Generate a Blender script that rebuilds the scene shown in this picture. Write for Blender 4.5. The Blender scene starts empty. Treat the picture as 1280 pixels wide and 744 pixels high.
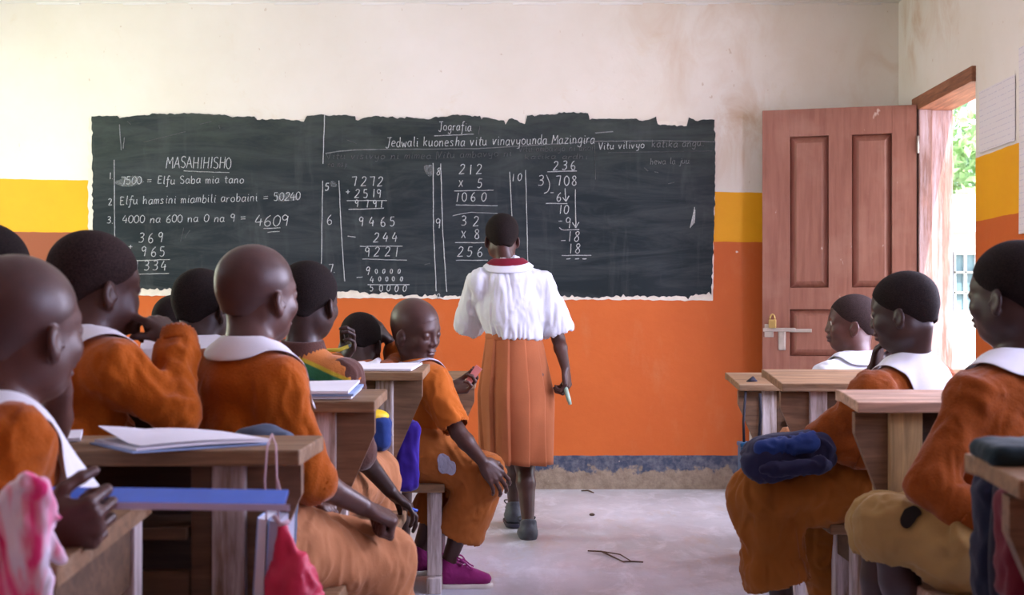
import bpy, bmesh, math, random, os
import numpy as np
from mathutils import Vector, Matrix

random.seed(7)
rng = np.random.default_rng(7)
C = bpy.context.scene.collection
PI = math.pi
FX = 1600.0            # focal length in pixels of the 1280x744 frame
CX, CY, EYE = 650.0, 400.0, 0.94
QUAL = 1.0

# ------------------------------------------------------------------ camera
sc = bpy.context.scene
cam_d = bpy.data.cameras.new('camera')
cam = bpy.data.objects.new('camera', cam_d)
C.objects.link(cam)
cam.location = (0, 0, EYE)
cam.rotation_euler = (PI / 2, 0, 0)
cam_d.sensor_width = 36.0
cam_d.sensor_fit = 'HORIZONTAL'
cam_d.lens = 36.0 * FX / 1280.0
cam_d.shift_x = -(CX - 640.0) / 1280.0
cam_d.shift_y = (CY - 372.0) / 1280.0
cam_d.clip_start = 0.05
cam_d.clip_end = 200
cam_d.dof.use_dof = True
cam_d.dof.focus_distance = 5.2
cam_d.dof.aperture_fstop = 6.3
sc.camera = cam

# ------------------------------------------------------------------ colour management
sc.view_settings.view_transform = 'Standard'
sc.view_settings.look = 'None'
sc.view_settings.gamma = 1.0
sc.view_settings.use_curve_mapping = False
sc.view_settings.exposure = 0.27
sc.cycles.use_denoising = True
sc.cycles.max_bounces = 8
sc.cycles.diffuse_bounces = 4

# ------------------------------------------------------------------ world, sun, daylight at the windows
world = bpy.data.worlds.new('sky')
sc.world = world
world.use_nodes = True
wn = world.node_tree
wn.nodes.clear()
w_out = wn.nodes.new('ShaderNodeOutputWorld')
w_bg = wn.nodes.new('ShaderNodeBackground')
w_bg.inputs['Color'].default_value = (0.78, 0.88, 1.0, 1)
w_bg.inputs['Strength'].default_value = 3.2
wn.links.new(w_bg.outputs[0], w_out.inputs[0])

def lamp(name, kind, loc, rot, energy, color, **kw):
    d = bpy.data.lights.new(name, kind)
    d.energy = energy
    d.color = color
    for k, v in kw.items():
        setattr(d, k, v)
    o = bpy.data.objects.new(name, d)
    C.objects.link(o)
    o.location = loc
    o.rotation_euler = rot
    return o

lamp('sun', 'SUN', (5, -8, 12), (math.radians(42), 0, math.radians(12)), 8.0, (1.0, 0.95, 0.86), angle=0.01)
# daylight entering by the right-hand windows (cool), the left-hand windows (through trees) and the doorway
lamp('daylight_right_near', 'AREA', (2.42, 2.1, 1.55), (0, math.radians(90), 0), 45, (0.62, 0.58, 1.0), shape='RECTANGLE', size=1.3, size_y=1.5)
lamp('daylight_right_far', 'AREA', (2.42, 4.1, 1.55), (0, math.radians(90), 0), 135, (0.72, 0.70, 1.0), shape='RECTANGLE', size=1.3, size_y=1.5)
lamp('daylight_door', 'AREA', (3.1, 6.3, 1.35), (0, math.radians(90), 0), 55, (0.82, 0.82, 1.0), shape='RECTANGLE', size=1.7, size_y=0.9)
lamp('daylight_left_far', 'AREA', (-3.62, 5.85, 1.6), (0, math.radians(-90), 0), 38, (0.86, 1.0, 0.64), shape='RECTANGLE', size=1.3, size_y=1.5)

# ------------------------------------------------------------------ small helpers
def W(px, py, d):
    """point seen at pixel (px, py) that stands d metres in front of the camera"""
    return np.array([(px - CX) * d / FX, d, EYE + (CY - py) * d / FX], float)

def V(*a):
    return np.array(a, float)

def nrm(v):
    v = np.asarray(v, float)
    return v / max(1e-9, np.linalg.norm(v))

def hash3(i, j, k):
    n = (i * 73856093) ^ (j * 19349663) ^ (k * 83492791)
    n = (n ^ (n >> 13)) * 1274126177
    n = n ^ (n >> 16)
    return (n & 0xFFFF).astype(np.float64) / 65535.0

def vnoise(p, seed=0):
    p = np.asarray(p, float) + seed * 17.31
    f = np.floor(p).astype(np.int64)
    t = p - f
    t = t * t * (3 - 2 * t)
    r = 0
    for dx in (0, 1):
        for dy in (0, 1):
            for dz in (0, 1):
                w = (t[:, 0] if dx else 1 - t[:, 0]) * (t[:, 1] if dy else 1 - t[:, 1]) * (t[:, 2] if dz else 1 - t[:, 2])
                r = r + w * hash3(f[:, 0] + dx, f[:, 1] + dy, f[:, 2] + dz)
    return r * 2 - 1

def fbm(p, oct=3, seed=0):
    r, a = 0, 1.0
    for o in range(oct):
        r = r + a * vnoise(np.asarray(p) * (2.0 ** o), seed + o)
        a *= 0.5
    return r

BASE = {}

def tag(o, label=None, cat=None, group=None, kind=None):
    if label: o['label'] = label
    if cat: o['category'] = cat
    if group: o['group'] = group
    if kind: o['kind'] = kind
    return o

def empty(name, base, label=None, cat=None, group=None):
    o = bpy.data.objects.new(name, None)
    o.empty_display_size = 0.1
    C.objects.link(o)
    o.location = base
    BASE[o] = np.array(base, float)
    return tag(o, label, cat, group)

def link_mesh(name, verts, faces, mat, parent=None, base=None, smooth=False, mats=None, midx=None):
    """verts are world positions; the object's origin is its base (top level) or its parent's base"""
    verts = np.asarray(verts, float)
    if parent is not None:
        b = BASE[parent]
    elif base is not None:
        b = np.asarray(base, float)
    else:
        b = np.zeros(3)
    me = bpy.data.meshes.new(name)
    if isinstance(faces, np.ndarray):
        nf, k = faces.shape
        me.vertices.add(len(verts))
        me.vertices.foreach_set('co', (verts - b).astype(np.float32).ravel())
        me.loops.add(nf * k)
        me.loops.foreach_set('vertex_index', faces.astype(np.int32).ravel())
        me.polygons.add(nf)
        me.polygons.foreach_set('loop_start', np.arange(0, nf * k, k, dtype=np.int32))
        me.polygons.foreach_set('loop_total', np.full(nf, k, dtype=np.int32))
        me.update(calc_edges=True)
    else:
        me.from_pydata([tuple(v) for v in (verts - b)], [], faces)
        me.update()
    if smooth:
        me.polygons.foreach_set('use_smooth', np.ones(len(me.polygons), dtype=bool))
    for m in (mats or [mat]):
        me.materials.append(m)
    if midx is not None:
        me.polygons.foreach_set('material_index', np.asarray(midx, dtype=np.int32))
    o = bpy.data.objects.new(name, me)
    C.objects.link(o)
    if parent is not None:
        o.parent = parent
        BASE[o] = b
    else:
        o.location = b
        BASE[o] = b
    return o

class MB:
    """collects simple solids into one mesh (world coordinates)"""
    def __init__(s):
        s.v, s.f, s.sm = [], [], []

    def add(s, vs, fs, smooth=False):
        n = len(s.v)
        s.v += [tuple(map(float, v)) for v in vs]
        s.f += [tuple(n + i for i in f) for f in fs]
        s.sm += [smooth] * len(fs)
        return s

    def box(s, lo, hi, bev=0.0, M=None):
        (x0, y0, z0), (x1, y1, z1) = lo, hi
        if bev <= 0:
            vs = [(x, y, z) for z in (z0, z1) for y in (y0, y1) for x in (x0, x1)]
            fs = [(0, 2, 3, 1), (4, 5, 7, 6), (0, 1, 5, 4), (2, 6, 7, 3), (0, 4, 6, 2), (1, 3, 7, 5)]
        else:
            bm = bmesh.new()
            r = bmesh.ops.create_cube(bm, size=1)
            for v in bm.verts:
                v.co = ((x0 + x1) / 2 + v.co.x * (x1 - x0), (y0 + y1) / 2 + v.co.y * (y1 - y0), (z0 + z1) / 2 + v.co.z * (z1 - z0))
            bmesh.ops.bevel(bm, geom=list(bm.edges), offset=bev, segments=2, affect='EDGES', profile=0.6)
            bm.verts.index_update()
            vs = [tuple(v.co) for v in bm.verts]
            fs = [tuple(v.index for v in f.verts) for f in bm.faces]
            bm.free()
        if M is not None:
            vs = [tuple(M @ Vector(v)) for v in vs]
        return s.add(vs, fs)

    def prism(s, pts, off):
        """closed outline (list of 3-D points) pushed by the vector off"""
        n = len(pts)
        a = [np.asarray(p, float) for p in pts]
        b = [p + np.asarray(off, float) for p in a]
        fs = [tuple(range(n))[::-1], tuple(range(n, 2 * n))]
        fs += [(i, (i + 1) % n, n + (i + 1) % n, n + i) for i in range(n)]
        return s.add(a + b, fs)

    def tube(s, pts, r, seg=10, cap=True):
        pts = [np.asarray(p, float) for p in pts]
        rs = r if hasattr(r, '__len__') else [r] * len(pts)
        up = V(0, 0, 1)
        vs, fs = [], []
        prev = None
        for i, p in enumerate(pts):
            t = nrm(pts[min(i + 1, len(pts) - 1)] - pts[max(i - 1, 0)])
            if prev is None:
                u = np.cross(t, up)
                if np.linalg.norm(u) < 1e-3: u = np.cross(t, V(1, 0, 0))
            else:
                u = prev - t * np.dot(prev, t)
            u = nrm(u)
            w = np.cross(t, u)
            prev = u
            for k in range(seg):
                a = 2 * PI * k / seg
                vs.append(p + rs[i] * (math.cos(a) * u + math.sin(a) * w))
        for i in range(len(pts) - 1):
            for k in range(seg):
                k2 = (k + 1) % seg
                fs.append((i * seg + k, i * seg + k2, (i + 1) * seg + k2, (i + 1) * seg + k))
        if cap:
            fs.append(tuple(range(seg))[::-1])
            fs.append(tuple(range((len(pts) - 1) * seg, len(pts) * seg)))
        return s.add(vs, fs, True)

    def build(s, name, mat, parent=None, base=None):
        o = link_mesh(name, s.v, s.f, mat, parent, base)
        o.data.polygons.foreach_set('use_smooth', np.array(s.sm, dtype=bool))
        bm = bmesh.new()
        bm.from_mesh(o.data)
        bmesh.ops.recalc_face_normals(bm, faces=list(bm.faces))
        bm.to_mesh(o.data)
        bm.free()
        return o

# ------------------------------------------------------------------ distance fields -> smooth meshes
class Field:
    def __init__(s):
        s.ops = []

    def _add(s, fn, lo, hi, k, mode):
        s.ops.append((fn, np.asarray(lo, float), np.asarray(hi, float), k, mode))
        return s

    def cone(s, a, b, ra, rb, k=0.02, mode='u', flat=None):
        a, b = np.asarray(a, float), np.asarray(b, float)
        ba = b - a
        L2 = max(1e-9, float(ba @ ba))
        if flat is None:
            def fn(p):
                q = p - a
                t = np.clip(q @ ba / L2, 0, 1)
                q = q - t[:, None] * ba
                return np.sqrt((q * q).sum(1)) - (ra + (rb - ra) * t)
        else:
            u, f = nrm(flat[0]), flat[1]
            def fn(p):
                q = p - a
                t = np.clip(q @ ba / L2, 0, 1)
                q = q - t[:, None] * ba
                r = ra + (rb - ra) * t
                qu = (q @ u)[:, None] * u
                q2 = q + qu * (1 / f - 1)
                q3 = q + qu * (1 / f / f - 1)
                k0 = np.sqrt((q2 * q2).sum(1)) / r
                k1 = np.sqrt((q3 * q3).sum(1)) / (r * r) + 1e-6
                return np.where(k0 < 1e-3, -r * f, k0 * (k0 - 1) / k1)
        R = max(ra, rb)
        return s._add(fn, np.minimum(a, b) - R, np.maximum(a, b) + R, k, mode)

    def ell(s, c, r, R=None, k=0.02, mode='u'):
        c, r = np.asarray(c, float), np.asarray(r, float)
        R = np.eye(3) if R is None else np.asarray(R, float)
        def fn(p):
            q = (p - c) @ R
            k0 = np.sqrt(((q / r) ** 2).sum(1))
            k1 = np.sqrt(((q / r / r) ** 2).sum(1)) + 1e-6
            return np.where(k0 < 1e-3, -r.min(), k0 * (k0 - 1) / k1)
        e = np.sqrt(((R * r) ** 2).sum(1))
        return s._add(fn, c - e, c + e, k, mode)

    def box(s, c, h, R=None, rad=0.01, k=0.005, mode='u'):
        c, h = np.asarray(c, float), np.asarray(h, float)
        R = np.eye(3) if R is None else np.asarray(R, float)
        def fn(p):
            q = np.abs((p - c) @ R) - (h - rad)
            return np.sqrt((np.maximum(q, 0) ** 2).sum(1)) + np.minimum(q.max(1), 0) - rad
        e = np.abs(R) @ h
        return s._add(fn, c - e, c + e, k, mode)

    def plane(s, c, n, k=0.004):
        """keep only the side the normal points away from"""
        c, n = np.asarray(c, float), nrm(n)
        return s._add(lambda p: (p - c) @ n, V(-1e3, -1e3, -1e3), V(1e3, 1e3, 1e3), k, 'i')

    def custom(s, fn, k=0.003):
        return s._add(fn, V(-1e3, -1e3, -1e3), V(1e3, 1e3, 1e3), k, 'i')

    def near(s, lo, hi, pad):
        return [o for o in s.ops if o[4] == 'i' or (np.all(o[1] - pad - o[3] <= hi) and np.all(o[2] + pad + o[3] >= lo))]

    @staticmethod
    def ev(ops, p):
        D = np.full(len(p), 0.2)
        for fn, lo, hi, k, mode in ops:
            d = fn(p)
            if mode == 'u':
                h = np.maximum(k - np.abs(D - d), 0) / k
                D = np.minimum(D, d) - h * h * k * 0.25
            else:
                e = -d if mode == 's' else d
                h = np.maximum(k - np.abs(D - e), 0) / k
                D = np.maximum(D, e) + h * h * k * 0.25
        return D

    def __call__(s, p):
        p = np.atleast_2d(np.asarray(p, float))
        return s.ev(s.ops, p)

    def grad(s, p, e=0.003):
        g = np.stack([s(p + V(e, 0, 0)) - s(p - V(e, 0, 0)), s(p + V(0, e, 0)) - s(p - V(0, e, 0)), s(p + V(0, 0, e)) - s(p - V(0, 0, e))], 1)
        return g / np.maximum(1e-9, np.linalg.norm(g, axis=1))[:, None]

    def mesh(s, res, B=18):
        res = res * QUAL
        un = [o for o in s.ops if o[4] == 'u']
        lo = np.min([o[1] for o in un], 0) - 3 * res - 0.01
        hi = np.max([o[2] for o in un], 0) + 3 * res + 0.01
        nb = np.ceil((hi - lo) / (res * B)).astype(int)
        NT = nb * B + 4
        hd = res * B * 0.5 * math.sqrt(3)
        n = B + 2
        ax = np.arange(n) - 1
        G = np.stack(np.meshgrid(ax, ax, ax, indexing='ij'), -1).reshape(-1, 3)
        keys, pos, quads = [], [], []
        corner = np.array([(a, b, c) for a in (0, 1) for b in (0, 1) for c in (0, 1)])
        edges = [(i, j) for i in range(8) for j in range(i + 1, 8) if np.abs(corner[i] - corner[j]).sum() == 1]
        def gkey(c):
            return ((c[:, 0] + 1) * NT[1] + (c[:, 1] + 1)) * NT[2] + (c[:, 2] + 1)
        for bx in range(nb[0]):
            for by in range(nb[1]):
                for bz in range(nb[2]):
                    o0 = np.array([bx, by, bz]) * B
                    blo = lo + (o0 - 1) * res
                    bhi = lo + (o0 + B + 1) * res
                    ops = s.near(blo, bhi, res)
                    if not any(o[4] == 'u' for o in ops):
                        continue
                    dc = s.ev(ops, ((blo + bhi) / 2)[None])[0]
                    if dc > hd * 1.35 or dc < -hd * 1.6:
                        continue
                    Vv = s.ev(ops, lo + (G + o0) * res)
                    if Vv.min() > 0 or Vv.max() < 0:
                        continue
                    Vv = Vv.reshape(n, n, n)
                    ins = Vv < 0
                    cnt = np.zeros((n - 1,) * 3, int)
                    for a, b, c in corner:
                        cnt += ins[a:a + n - 1, b:b + n - 1, c:c + n - 1]
                    act = np.argwhere((cnt > 0) & (cnt < 8))
                    if len(act) == 0:
                        continue
                    cv = np.stack([Vv[act[:, 0] + a, act[:, 1] + b, act[:, 2] + c] for a, b, c in corner], 1)
                    acc = np.zeros((len(act), 3))
                    num = np.zeros(len(act))
                    for i, j in edges:
                        m = (cv[:, i] < 0) != (cv[:, j] < 0)
                        den = cv[:, i] - cv[:, j]
                        t = np.where(m, cv[:, i] / np.where(np.abs(den) < 1e-12, 1, den), 0)
                        acc += m[:, None] * (corner[i] + t[:, None] * (corner[j] - corner[i]))
                        num += m
                    keys.append(gkey(act - 1 + o0))
                    pos.append(lo + (act - 1 + o0 + acc / num[:, None]) * res)
                    for axn in range(3):
                        e = np.eye(3, dtype=int)[axn]
                        s0 = ins[1:B + 1, 1:B + 1, 1:B + 1]
                        s1 = ins[1 + e[0]:B + 1 + e[0], 1 + e[1]:B + 1 + e[1], 1 + e[2]:B + 1 + e[2]]
                        nd = np.argwhere(s0 != s1)
                        if len(nd) == 0:
                            continue
                        fl = s0[nd[:, 0], nd[:, 1], nd[:, 2]]
                        nd = nd + 1
                        u = np.eye(3, dtype=int)[(axn + 1) % 3]
                        w = np.eye(3, dtype=int)[(axn + 2) % 3]
                        q = np.stack([gkey(nd - u - w - 1 + o0), gkey(nd - w - 1 + o0), gkey(nd - 1 + o0), gkey(nd - u - 1 + o0)], 1)
                        q[~fl] = q[~fl][:, ::-1]
                        quads.append(q)
        K = np.concatenate(keys)
        P = np.concatenate(pos)
        Q = np.concatenate(quads)
        uk, first = np.unique(K, return_index=True)
        return prune(P[first], np.searchsorted(uk, Q))

def prune(P, F):
    """keep the largest connected surface"""
    lab = np.arange(len(P))
    while True:
        m = lab[F].min(1)
        new = lab.copy()
        for k in range(4):
            np.minimum.at(new, F[:, k], m)
        new = new[new]
        if np.array_equal(new, lab):
            break
        lab = new
    u, c = np.unique(lab, return_counts=True)
    if len(u) == 1:
        return P, F
    if os.environ.get('DBG'): print('ISLANDS', sorted(c)[::-1][:6])
    keep = lab == u[np.argmax(c)]
    idx = np.cumsum(keep) - 1
    return P[keep], idx[F[keep[F[:, 0]]]]

def vnormals(P, F):
    n = np.cross(P[F[:, 2]] - P[F[:, 0]], P[F[:, 3]] - P[F[:, 1]])
    N = np.zeros_like(P)
    for k in range(4):
        np.add.at(N, F[:, k], n)
    return N / np.maximum(1e-12, np.linalg.norm(N, axis=1))[:, None]

def relax(P, F, it=1, lam=0.5):
    for _ in range(it):
        A = np.zeros_like(P)
        c = np.zeros(len(P))
        for k in range(4):
            np.add.at(A, F[:, k], P[F[:, (k + 1) % 4]])
            np.add.at(A, F[:, k], P[F[:, (k + 3) % 4]])
            np.add.at(c, F[:, k], 2)
        P = P + lam * (A / np.maximum(c, 1)[:, None] - P)
    return P

def wrinkle(P, F, amp, freq, stretch=(1, 1, 1), seed=0, ridge=0.6, calm=None):
    N = vnormals(P, F)
    q = P * np.array(stretch) * freq
    w = np.stack([fbm(q * 0.5, 2, seed + 3), fbm(q * 0.5, 2, seed + 5), fbm(q * 0.5, 2, seed + 9)], 1)
    a = fbm(q + w * 0.9, 2, seed)
    r = 1 - 2 * np.abs(fbm(q * 0.8 + w * 1.4, 2, seed + 11))
    g = 1.0 if calm is None else np.clip((np.linalg.norm(P - calm, axis=1) - 0.09) / 0.06, 0.08, 1)[:, None]
    return P + N * ((1 - ridge) * a + ridge * r)[:, None] * amp * g

# ------------------------------------------------------------------ materials
class NT:
    def __init__(s, name):
        s.m = bpy.data.materials.new(name)
        s.m.use_nodes = True
        s.t = s.m.node_tree
        s.t.nodes.clear()
        s.out = s.t.nodes.new('ShaderNodeOutputMaterial')
        s.b = s.t.nodes.new('ShaderNodeBsdfPrincipled')
        s.t.links.new(s.b.outputs[0], s.out.inputs[0])
        s._tc = None

    def n(s, typ, **kw):
        nd = s.t.nodes.new(typ)
        for k, v in kw.items():
            setattr(nd, k, v)
        return nd

    def l(s, a, b):
        s.t.links.new(a, b)

    def val(s, x, sock):
        if hasattr(x, 'links') or isinstance(x, bpy.types.NodeSocket):
            s.l(x, sock)
        elif hasattr(x, '__len__'):
            sock.default_value = (x[0], x[1], x[2], 1.0) if len(sock.default_value) == 4 else tuple(x)
        else:
            sock.default_value = x

    def obj(s):
        if s._tc is None:
            s._tc = s.n('ShaderNodeTexCoord')
        return s._tc.outputs['Object']

    def pos(s):
        g = s.n('ShaderNodeNewGeometry')
        return g.outputs['Position']

    def xyz(s, v):
        x = s.n('ShaderNodeSeparateXYZ')
        s.l(v, x.inputs[0])
        return x.outputs

    def scale(s, v, sc_):
        m = s.n('ShaderNodeVectorMath', operation='MULTIPLY')
        s.l(v, m.inputs[0])
        m.inputs[1].default_value = sc_
        return m.outputs[0]

    def math(s, op, a, b=0.0, clamp=False):
        m = s.n('ShaderNodeMath', operation=op)
        m.use_clamp = clamp
        s.val(a, m.inputs[0])
        s.val(b, m.inputs[1])
        return m.outputs[0]

    def noise(s, v=None, scale=5.0, detail=4.0, rough=0.55, dist=0.0):
        nd = s.n('ShaderNodeTexNoise')
        s.l(v if v is not None else s.obj(), nd.inputs['Vector'])
        nd.inputs['Scale'].default_value = scale
        nd.inputs['Detail'].default_value = detail
        nd.inputs['Roughness'].default_value = rough
        nd.inputs['Distortion'].default_value = dist
        return nd.outputs[0]

    def ramp(s, x, lo, hi, a=0.0, b=1.0):
        m = s.n('ShaderNodeMapRange')
        m.clamp = True
        s.val(x, m.inputs[0])
        m.inputs[1].default_value = lo
        m.inputs[2].default_value = hi
        m.inputs[3].default_value = a
        m.inputs[4].default_value = b
        return m.outputs[0]

    def mix(s, f, a, b):
        m = s.n('ShaderNodeMix', data_type='RGBA')
        s.val(f, m.inputs[0])
        s.val(a, m.inputs[6])
        s.val(b, m.inputs[7])
        return m.outputs[2]

    def bump(s, h, strength=0.3, dist=0.01):
        b = s.n('ShaderNodeBump')
        b.inputs['Strength'].default_value = strength
        b.inputs['Distance'].default_value = dist
        s.l(h, b.inputs['Height'])
        s.l(b.outputs[0], s.b.inputs['Normal'])

    def done(s, color, rough=0.6, spec=0.5, metal=0.0, sheen=0.0, alpha=None):
        s.val(color, s.b.inputs['Base Color'])
        s.val(rough, s.b.inputs['Roughness'])
        s.b.inputs['Specular IOR Level'].default_value = spec
        s.b.inputs['Metallic'].default_value = metal
        if sheen:
            s.b.inputs['Sheen Weight'].default_value = sheen
            s.b.inputs['Sheen Roughness'].default_value = 0.4
        if alpha is not None:
            s.val(alpha, s.b.inputs['Alpha'])
        return s.m

def m_plain(name, col, rough=0.6, spec=0.4, var=0.15, scale=9.0, bump=0.0, metal=0.0, sheen=0.0, bscale=60):
    t = NT(name)
    dark = tuple(c * (1 - var) for c in col)
    lite = tuple(min(1, c * (1 + var)) for c in col)
    c = t.mix(t.ramp(t.noise(scale=scale), 0.35, 0.65), dark, lite)
    if bump:
        t.bump(t.noise(scale=bscale, detail=2), bump, 0.004)
    return t.done(c, rough, spec, metal, sheen)

def m_skin(name, col):
    t = NT(name)
    a = t.ramp(t.noise(scale=22, detail=5), 0.35, 0.7)
    c = t.mix(a, tuple(x * 0.86 for x in col), tuple(x * 1.12 for x in col))
    t.bump(t.noise(scale=260, detail=2), 0.12, 0.001)
    m = t.done(c, t.ramp(t.noise(scale=40), 0.3, 0.7, 0.38, 0.50), 0.40)
    t.b.inputs['Subsurface Weight'].default_value = 0.0
    t.b.inputs['Coat Weight'].default_value = 0.06
    t.b.inputs['Coat Roughness'].default_value = 0.35
    return m

def m_hair(name, col):
    t = NT(name)
    c = t.mix(t.ramp(t.noise(scale=320, detail=2), 0.35, 0.65), tuple(x * 0.55 for x in col), tuple(x * 1.35 for x in col))
    t.bump(t.noise(scale=420, detail=2), 0.5, 0.002)
    return t.done(c, 0.85, 0.12)

def m_knit(name, col):
    t = NT(name)
    v = t.obj()
    z = t.xyz(v)
    c = t.mix(t.ramp(t.noise(scale=7, detail=5), 0.3, 0.7), tuple(x * 0.82 for x in col), tuple(x * 1.14 for x in col))
    c = t.mix(t.ramp(t.noise(scale=190, detail=2), 0.4, 0.8, 0, 0.35), c, tuple(x * 1.5 for x in col))
    t.bump(t.noise(v, 210, 3), 0.45, 0.003)
    return t.done(c, 0.92, 0.15, sheen=0.25)

def m_cloth(name, col, var=0.12, bump=0.25, sheen=0.1):
    t = NT(name)
    v = t.obj()
    c = t.mix(t.ramp(t.noise(scale=6, detail=6), 0.3, 0.7), tuple(x * (1 - var) for x in col), tuple(min(1, x * (1 + var)) for x in col))
    t.bump(t.noise(v, 170, 3), bump, 0.002)
    return t.done(c, 0.88, 0.2, sheen=sheen)

def m_wood(name, col, worn=None, axis='x', wamt=0.5, rough=0.62):
    t = NT(name)
    st = {'x': (1.4, 16, 16), 'y': (16, 1.4, 16), 'z': (16, 16, 1.4)}[axis]
    v = t.scale(t.obj(), st)
    g = t.noise(v, 3.2, 6, 0.62, 0.7)
    c = t.mix(t.ramp(g, 0.3, 0.68), tuple(x * 0.5 for x in col), tuple(min(1, x * 1.3) for x in col))
    g2 = t.noise(t.obj(), 5.5, 5, 0.6)
    c = t.mix(t.ramp(g2, 0.42, 0.7, 0, 0.75), c, tuple(x * 0.62 for x in col))
    if worn is not None:
        w = t.noise(t.scale(t.obj(), tuple(0.5 * a for a in st)), 2.1, 6, 0.7)
        c = t.mix(t.ramp(w, 0.62 - 0.35 * wamt, 0.72 - 0.2 * wamt), c, worn)
    t.bump(g, 0.35, 0.003)
    return t.done(c, rough, 0.35)

M = {}
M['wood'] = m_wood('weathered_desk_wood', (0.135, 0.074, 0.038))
M['wood_top'] = m_wood('desk_top_wood', (0.27, 0.152, 0.075), worn=(0.33, 0.22, 0.13), wamt=0.3)
M['wood_leg'] = m_wood('worn_pale_leg_wood', (0.27, 0.175, 0.11), worn=(0.70, 0.64, 0.64), axis='z', wamt=0.62)
M['wood_pale'] = m_wood('pale_plain_wood', (0.48, 0.33, 0.15), axis='z')
M['wood_pale_top'] = m_wood('pale_reddish_top_wood', (0.46, 0.28, 0.19), worn=(0.52, 0.37, 0.30), wamt=0.3)
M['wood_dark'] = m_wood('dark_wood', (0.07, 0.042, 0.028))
M['wood_bracket'] = m_wood('bracket_wood', (0.22, 0.125, 0.07), axis='x')
M['skin'] = m_skin('dark_brown_skin', (0.070, 0.029, 0.022))
M['skin_deep'] = m_skin('deep_brown_skin', (0.038, 0.0165, 0.013))
M['skin_warm'] = m_skin('warm_brown_skin', (0.090, 0.037, 0.028))
M['lip'] = m_plain('lips', (0.088, 0.036, 0.034), 0.45, 0.5, 0.1)
M['hair'] = m_hair('cropped_black_hair', (0.015, 0.010, 0.009))
M['hair_brown'] = m_hair('cropped_brown_black_hair', (0.030, 0.018, 0.016))
M['hair_short'] = m_skin('shaved_scalp', (0.068, 0.029, 0.023))
M['sweater'] = m_knit('orange_brown_knit', (0.375, 0.084, 0.0055))
M['sweater_b'] = m_knit('rust_orange_knit', (0.34, 0.074, 0.007))
M['sweater_r'] = m_knit('brown_orange_knit', (0.225, 0.050, 0.005))
M['shirt_orange'] = m_cloth('orange_shirt_cloth', (0.44, 0.110, 0.012))
M['white'] = m_cloth('white_shirt_cotton', (0.66, 0.68, 0.74), 0.05, 0.2)
M['white_collar'] = m_cloth('white_collar_cotton', (0.80, 0.81, 0.86), 0.04, 0.15)
M['maroon'] = m_cloth('maroon_collar_cloth', (0.17, 0.008, 0.022))
M['skirt'] = m_cloth('terracotta_skirt_cloth', (0.40, 0.125, 0.050))
M['shorts_tan'] = m_cloth('tan_shorts_cloth', (0.44, 0.185, 0.080))
M['shorts_khaki'] = m_cloth('khaki_shorts_cloth', (0.32, 0.195, 0.065))
M['shorts_orange'] = m_cloth('orange_brown_shorts_cloth', (0.37, 0.112, 0.022))
M['trouser_brown'] = m_cloth('brown_orange_trouser_cloth', (0.28, 0.090, 0.012))
M['brown_knit'] = m_knit('brown_ribbed_knit', (0.10, 0.045, 0.035))
M['paper'] = m_plain('white_paper', (0.80, 0.80, 0.86), 0.8, 0.2, 0.03)
M['paper_pink'] = m_plain('pinkish_paper', (0.72, 0.50, 0.54), 0.8, 0.2, 0.05)
M['blue_cover'] = m_plain('pale_blue_cover', (0.30, 0.42, 0.66), 0.6, 0.3, 0.08)
M['ruler'] = m_plain('blue_plastic', (0.075, 0.20, 0.80), 0.25, 0.6, 0.08)
M['ruler_edge'] = m_plain('clear_ruler_edge', (0.50, 0.46, 0.62), 0.3, 0.6, 0.05)
M['string'] = m_plain('pink_string', (0.55, 0.38, 0.42), 0.8, 0.2, 0.1)
M['dark_cord'] = m_plain('dark_cord', (0.02, 0.018, 0.03), 0.7, 0.3, 0.1)
M['red_bag'] = m_plain('crimson_bag_cloth', (0.56, 0.018, 0.065), 0.5, 0.4, 0.15, bump=0.2)
M['dark_red'] = m_cloth('dark_red_bag_cloth', (0.11, 0.004, 0.012))
M['navy'] = m_cloth('navy_bag_cloth', (0.008, 0.009, 0.024))
M['navy_purple'] = m_cloth('navy_purple_bag_cloth', (0.018, 0.018, 0.052))
M['blue_bag'] = m_cloth('blue_bag_cloth', (0.016, 0.04, 0.17))
M['purple'] = m_cloth('violet_bag_cloth', (0.032, 0.013, 0.21))
M['yellow'] = m_plain('yellow_lid', (0.80, 0.55, 0.02), 0.5, 0.4, 0.06)
M['teal'] = m_plain('teal_blue_plastic', (0.012, 0.12, 0.26), 0.4, 0.5, 0.1)
M['grey_blue'] = m_cloth('grey_blue_bag_cloth', (0.085, 0.11, 0.16))
M['dark_teal'] = m_cloth('dark_teal_cloth', (0.014, 0.030, 0.036))
M['sneaker'] = m_cloth('magenta_sneaker_cloth', (0.26, 0.024, 0.15))
M['sole'] = m_plain('pale_sole_rubber', (0.74, 0.70, 0.66), 0.7, 0.3, 0.15)
M['sole_dark'] = m_plain('dark_sole_rubber', (0.035, 0.03, 0.05), 0.7, 0.3, 0.15)
M['lace'] = m_cloth('magenta_lace', (0.42, 0.05, 0.27))
M['shoe_grey'] = m_plain('grey_shoe_leather', (0.055, 0.06, 0.075), 0.55, 0.5, 0.25)
M['shoe_black'] = m_plain('black_shoe_leather', (0.02, 0.02, 0.022), 0.45, 0.5, 0.2)
M['card'] = m_plain('pink_card', (0.62, 0.22, 0.20), 0.6, 0.3, 0.1)
M['green_pen'] = m_plain('pale_green_plastic', (0.35, 0.50, 0.38), 0.3, 0.6, 0.1)
M['pen_yellow'] = m_plain('yellow_pen_plastic', (0.75, 0.60, 0.06), 0.35, 0.5, 0.05)
M['pen_blue'] = m_plain('blue_pen_plastic', (0.02, 0.10, 0.60), 0.35, 0.5, 0.05)
M['brass'] = m_plain('brass', (0.62, 0.44, 0.16), 0.4, 0.5, 0.15, metal=0.7)
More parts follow.
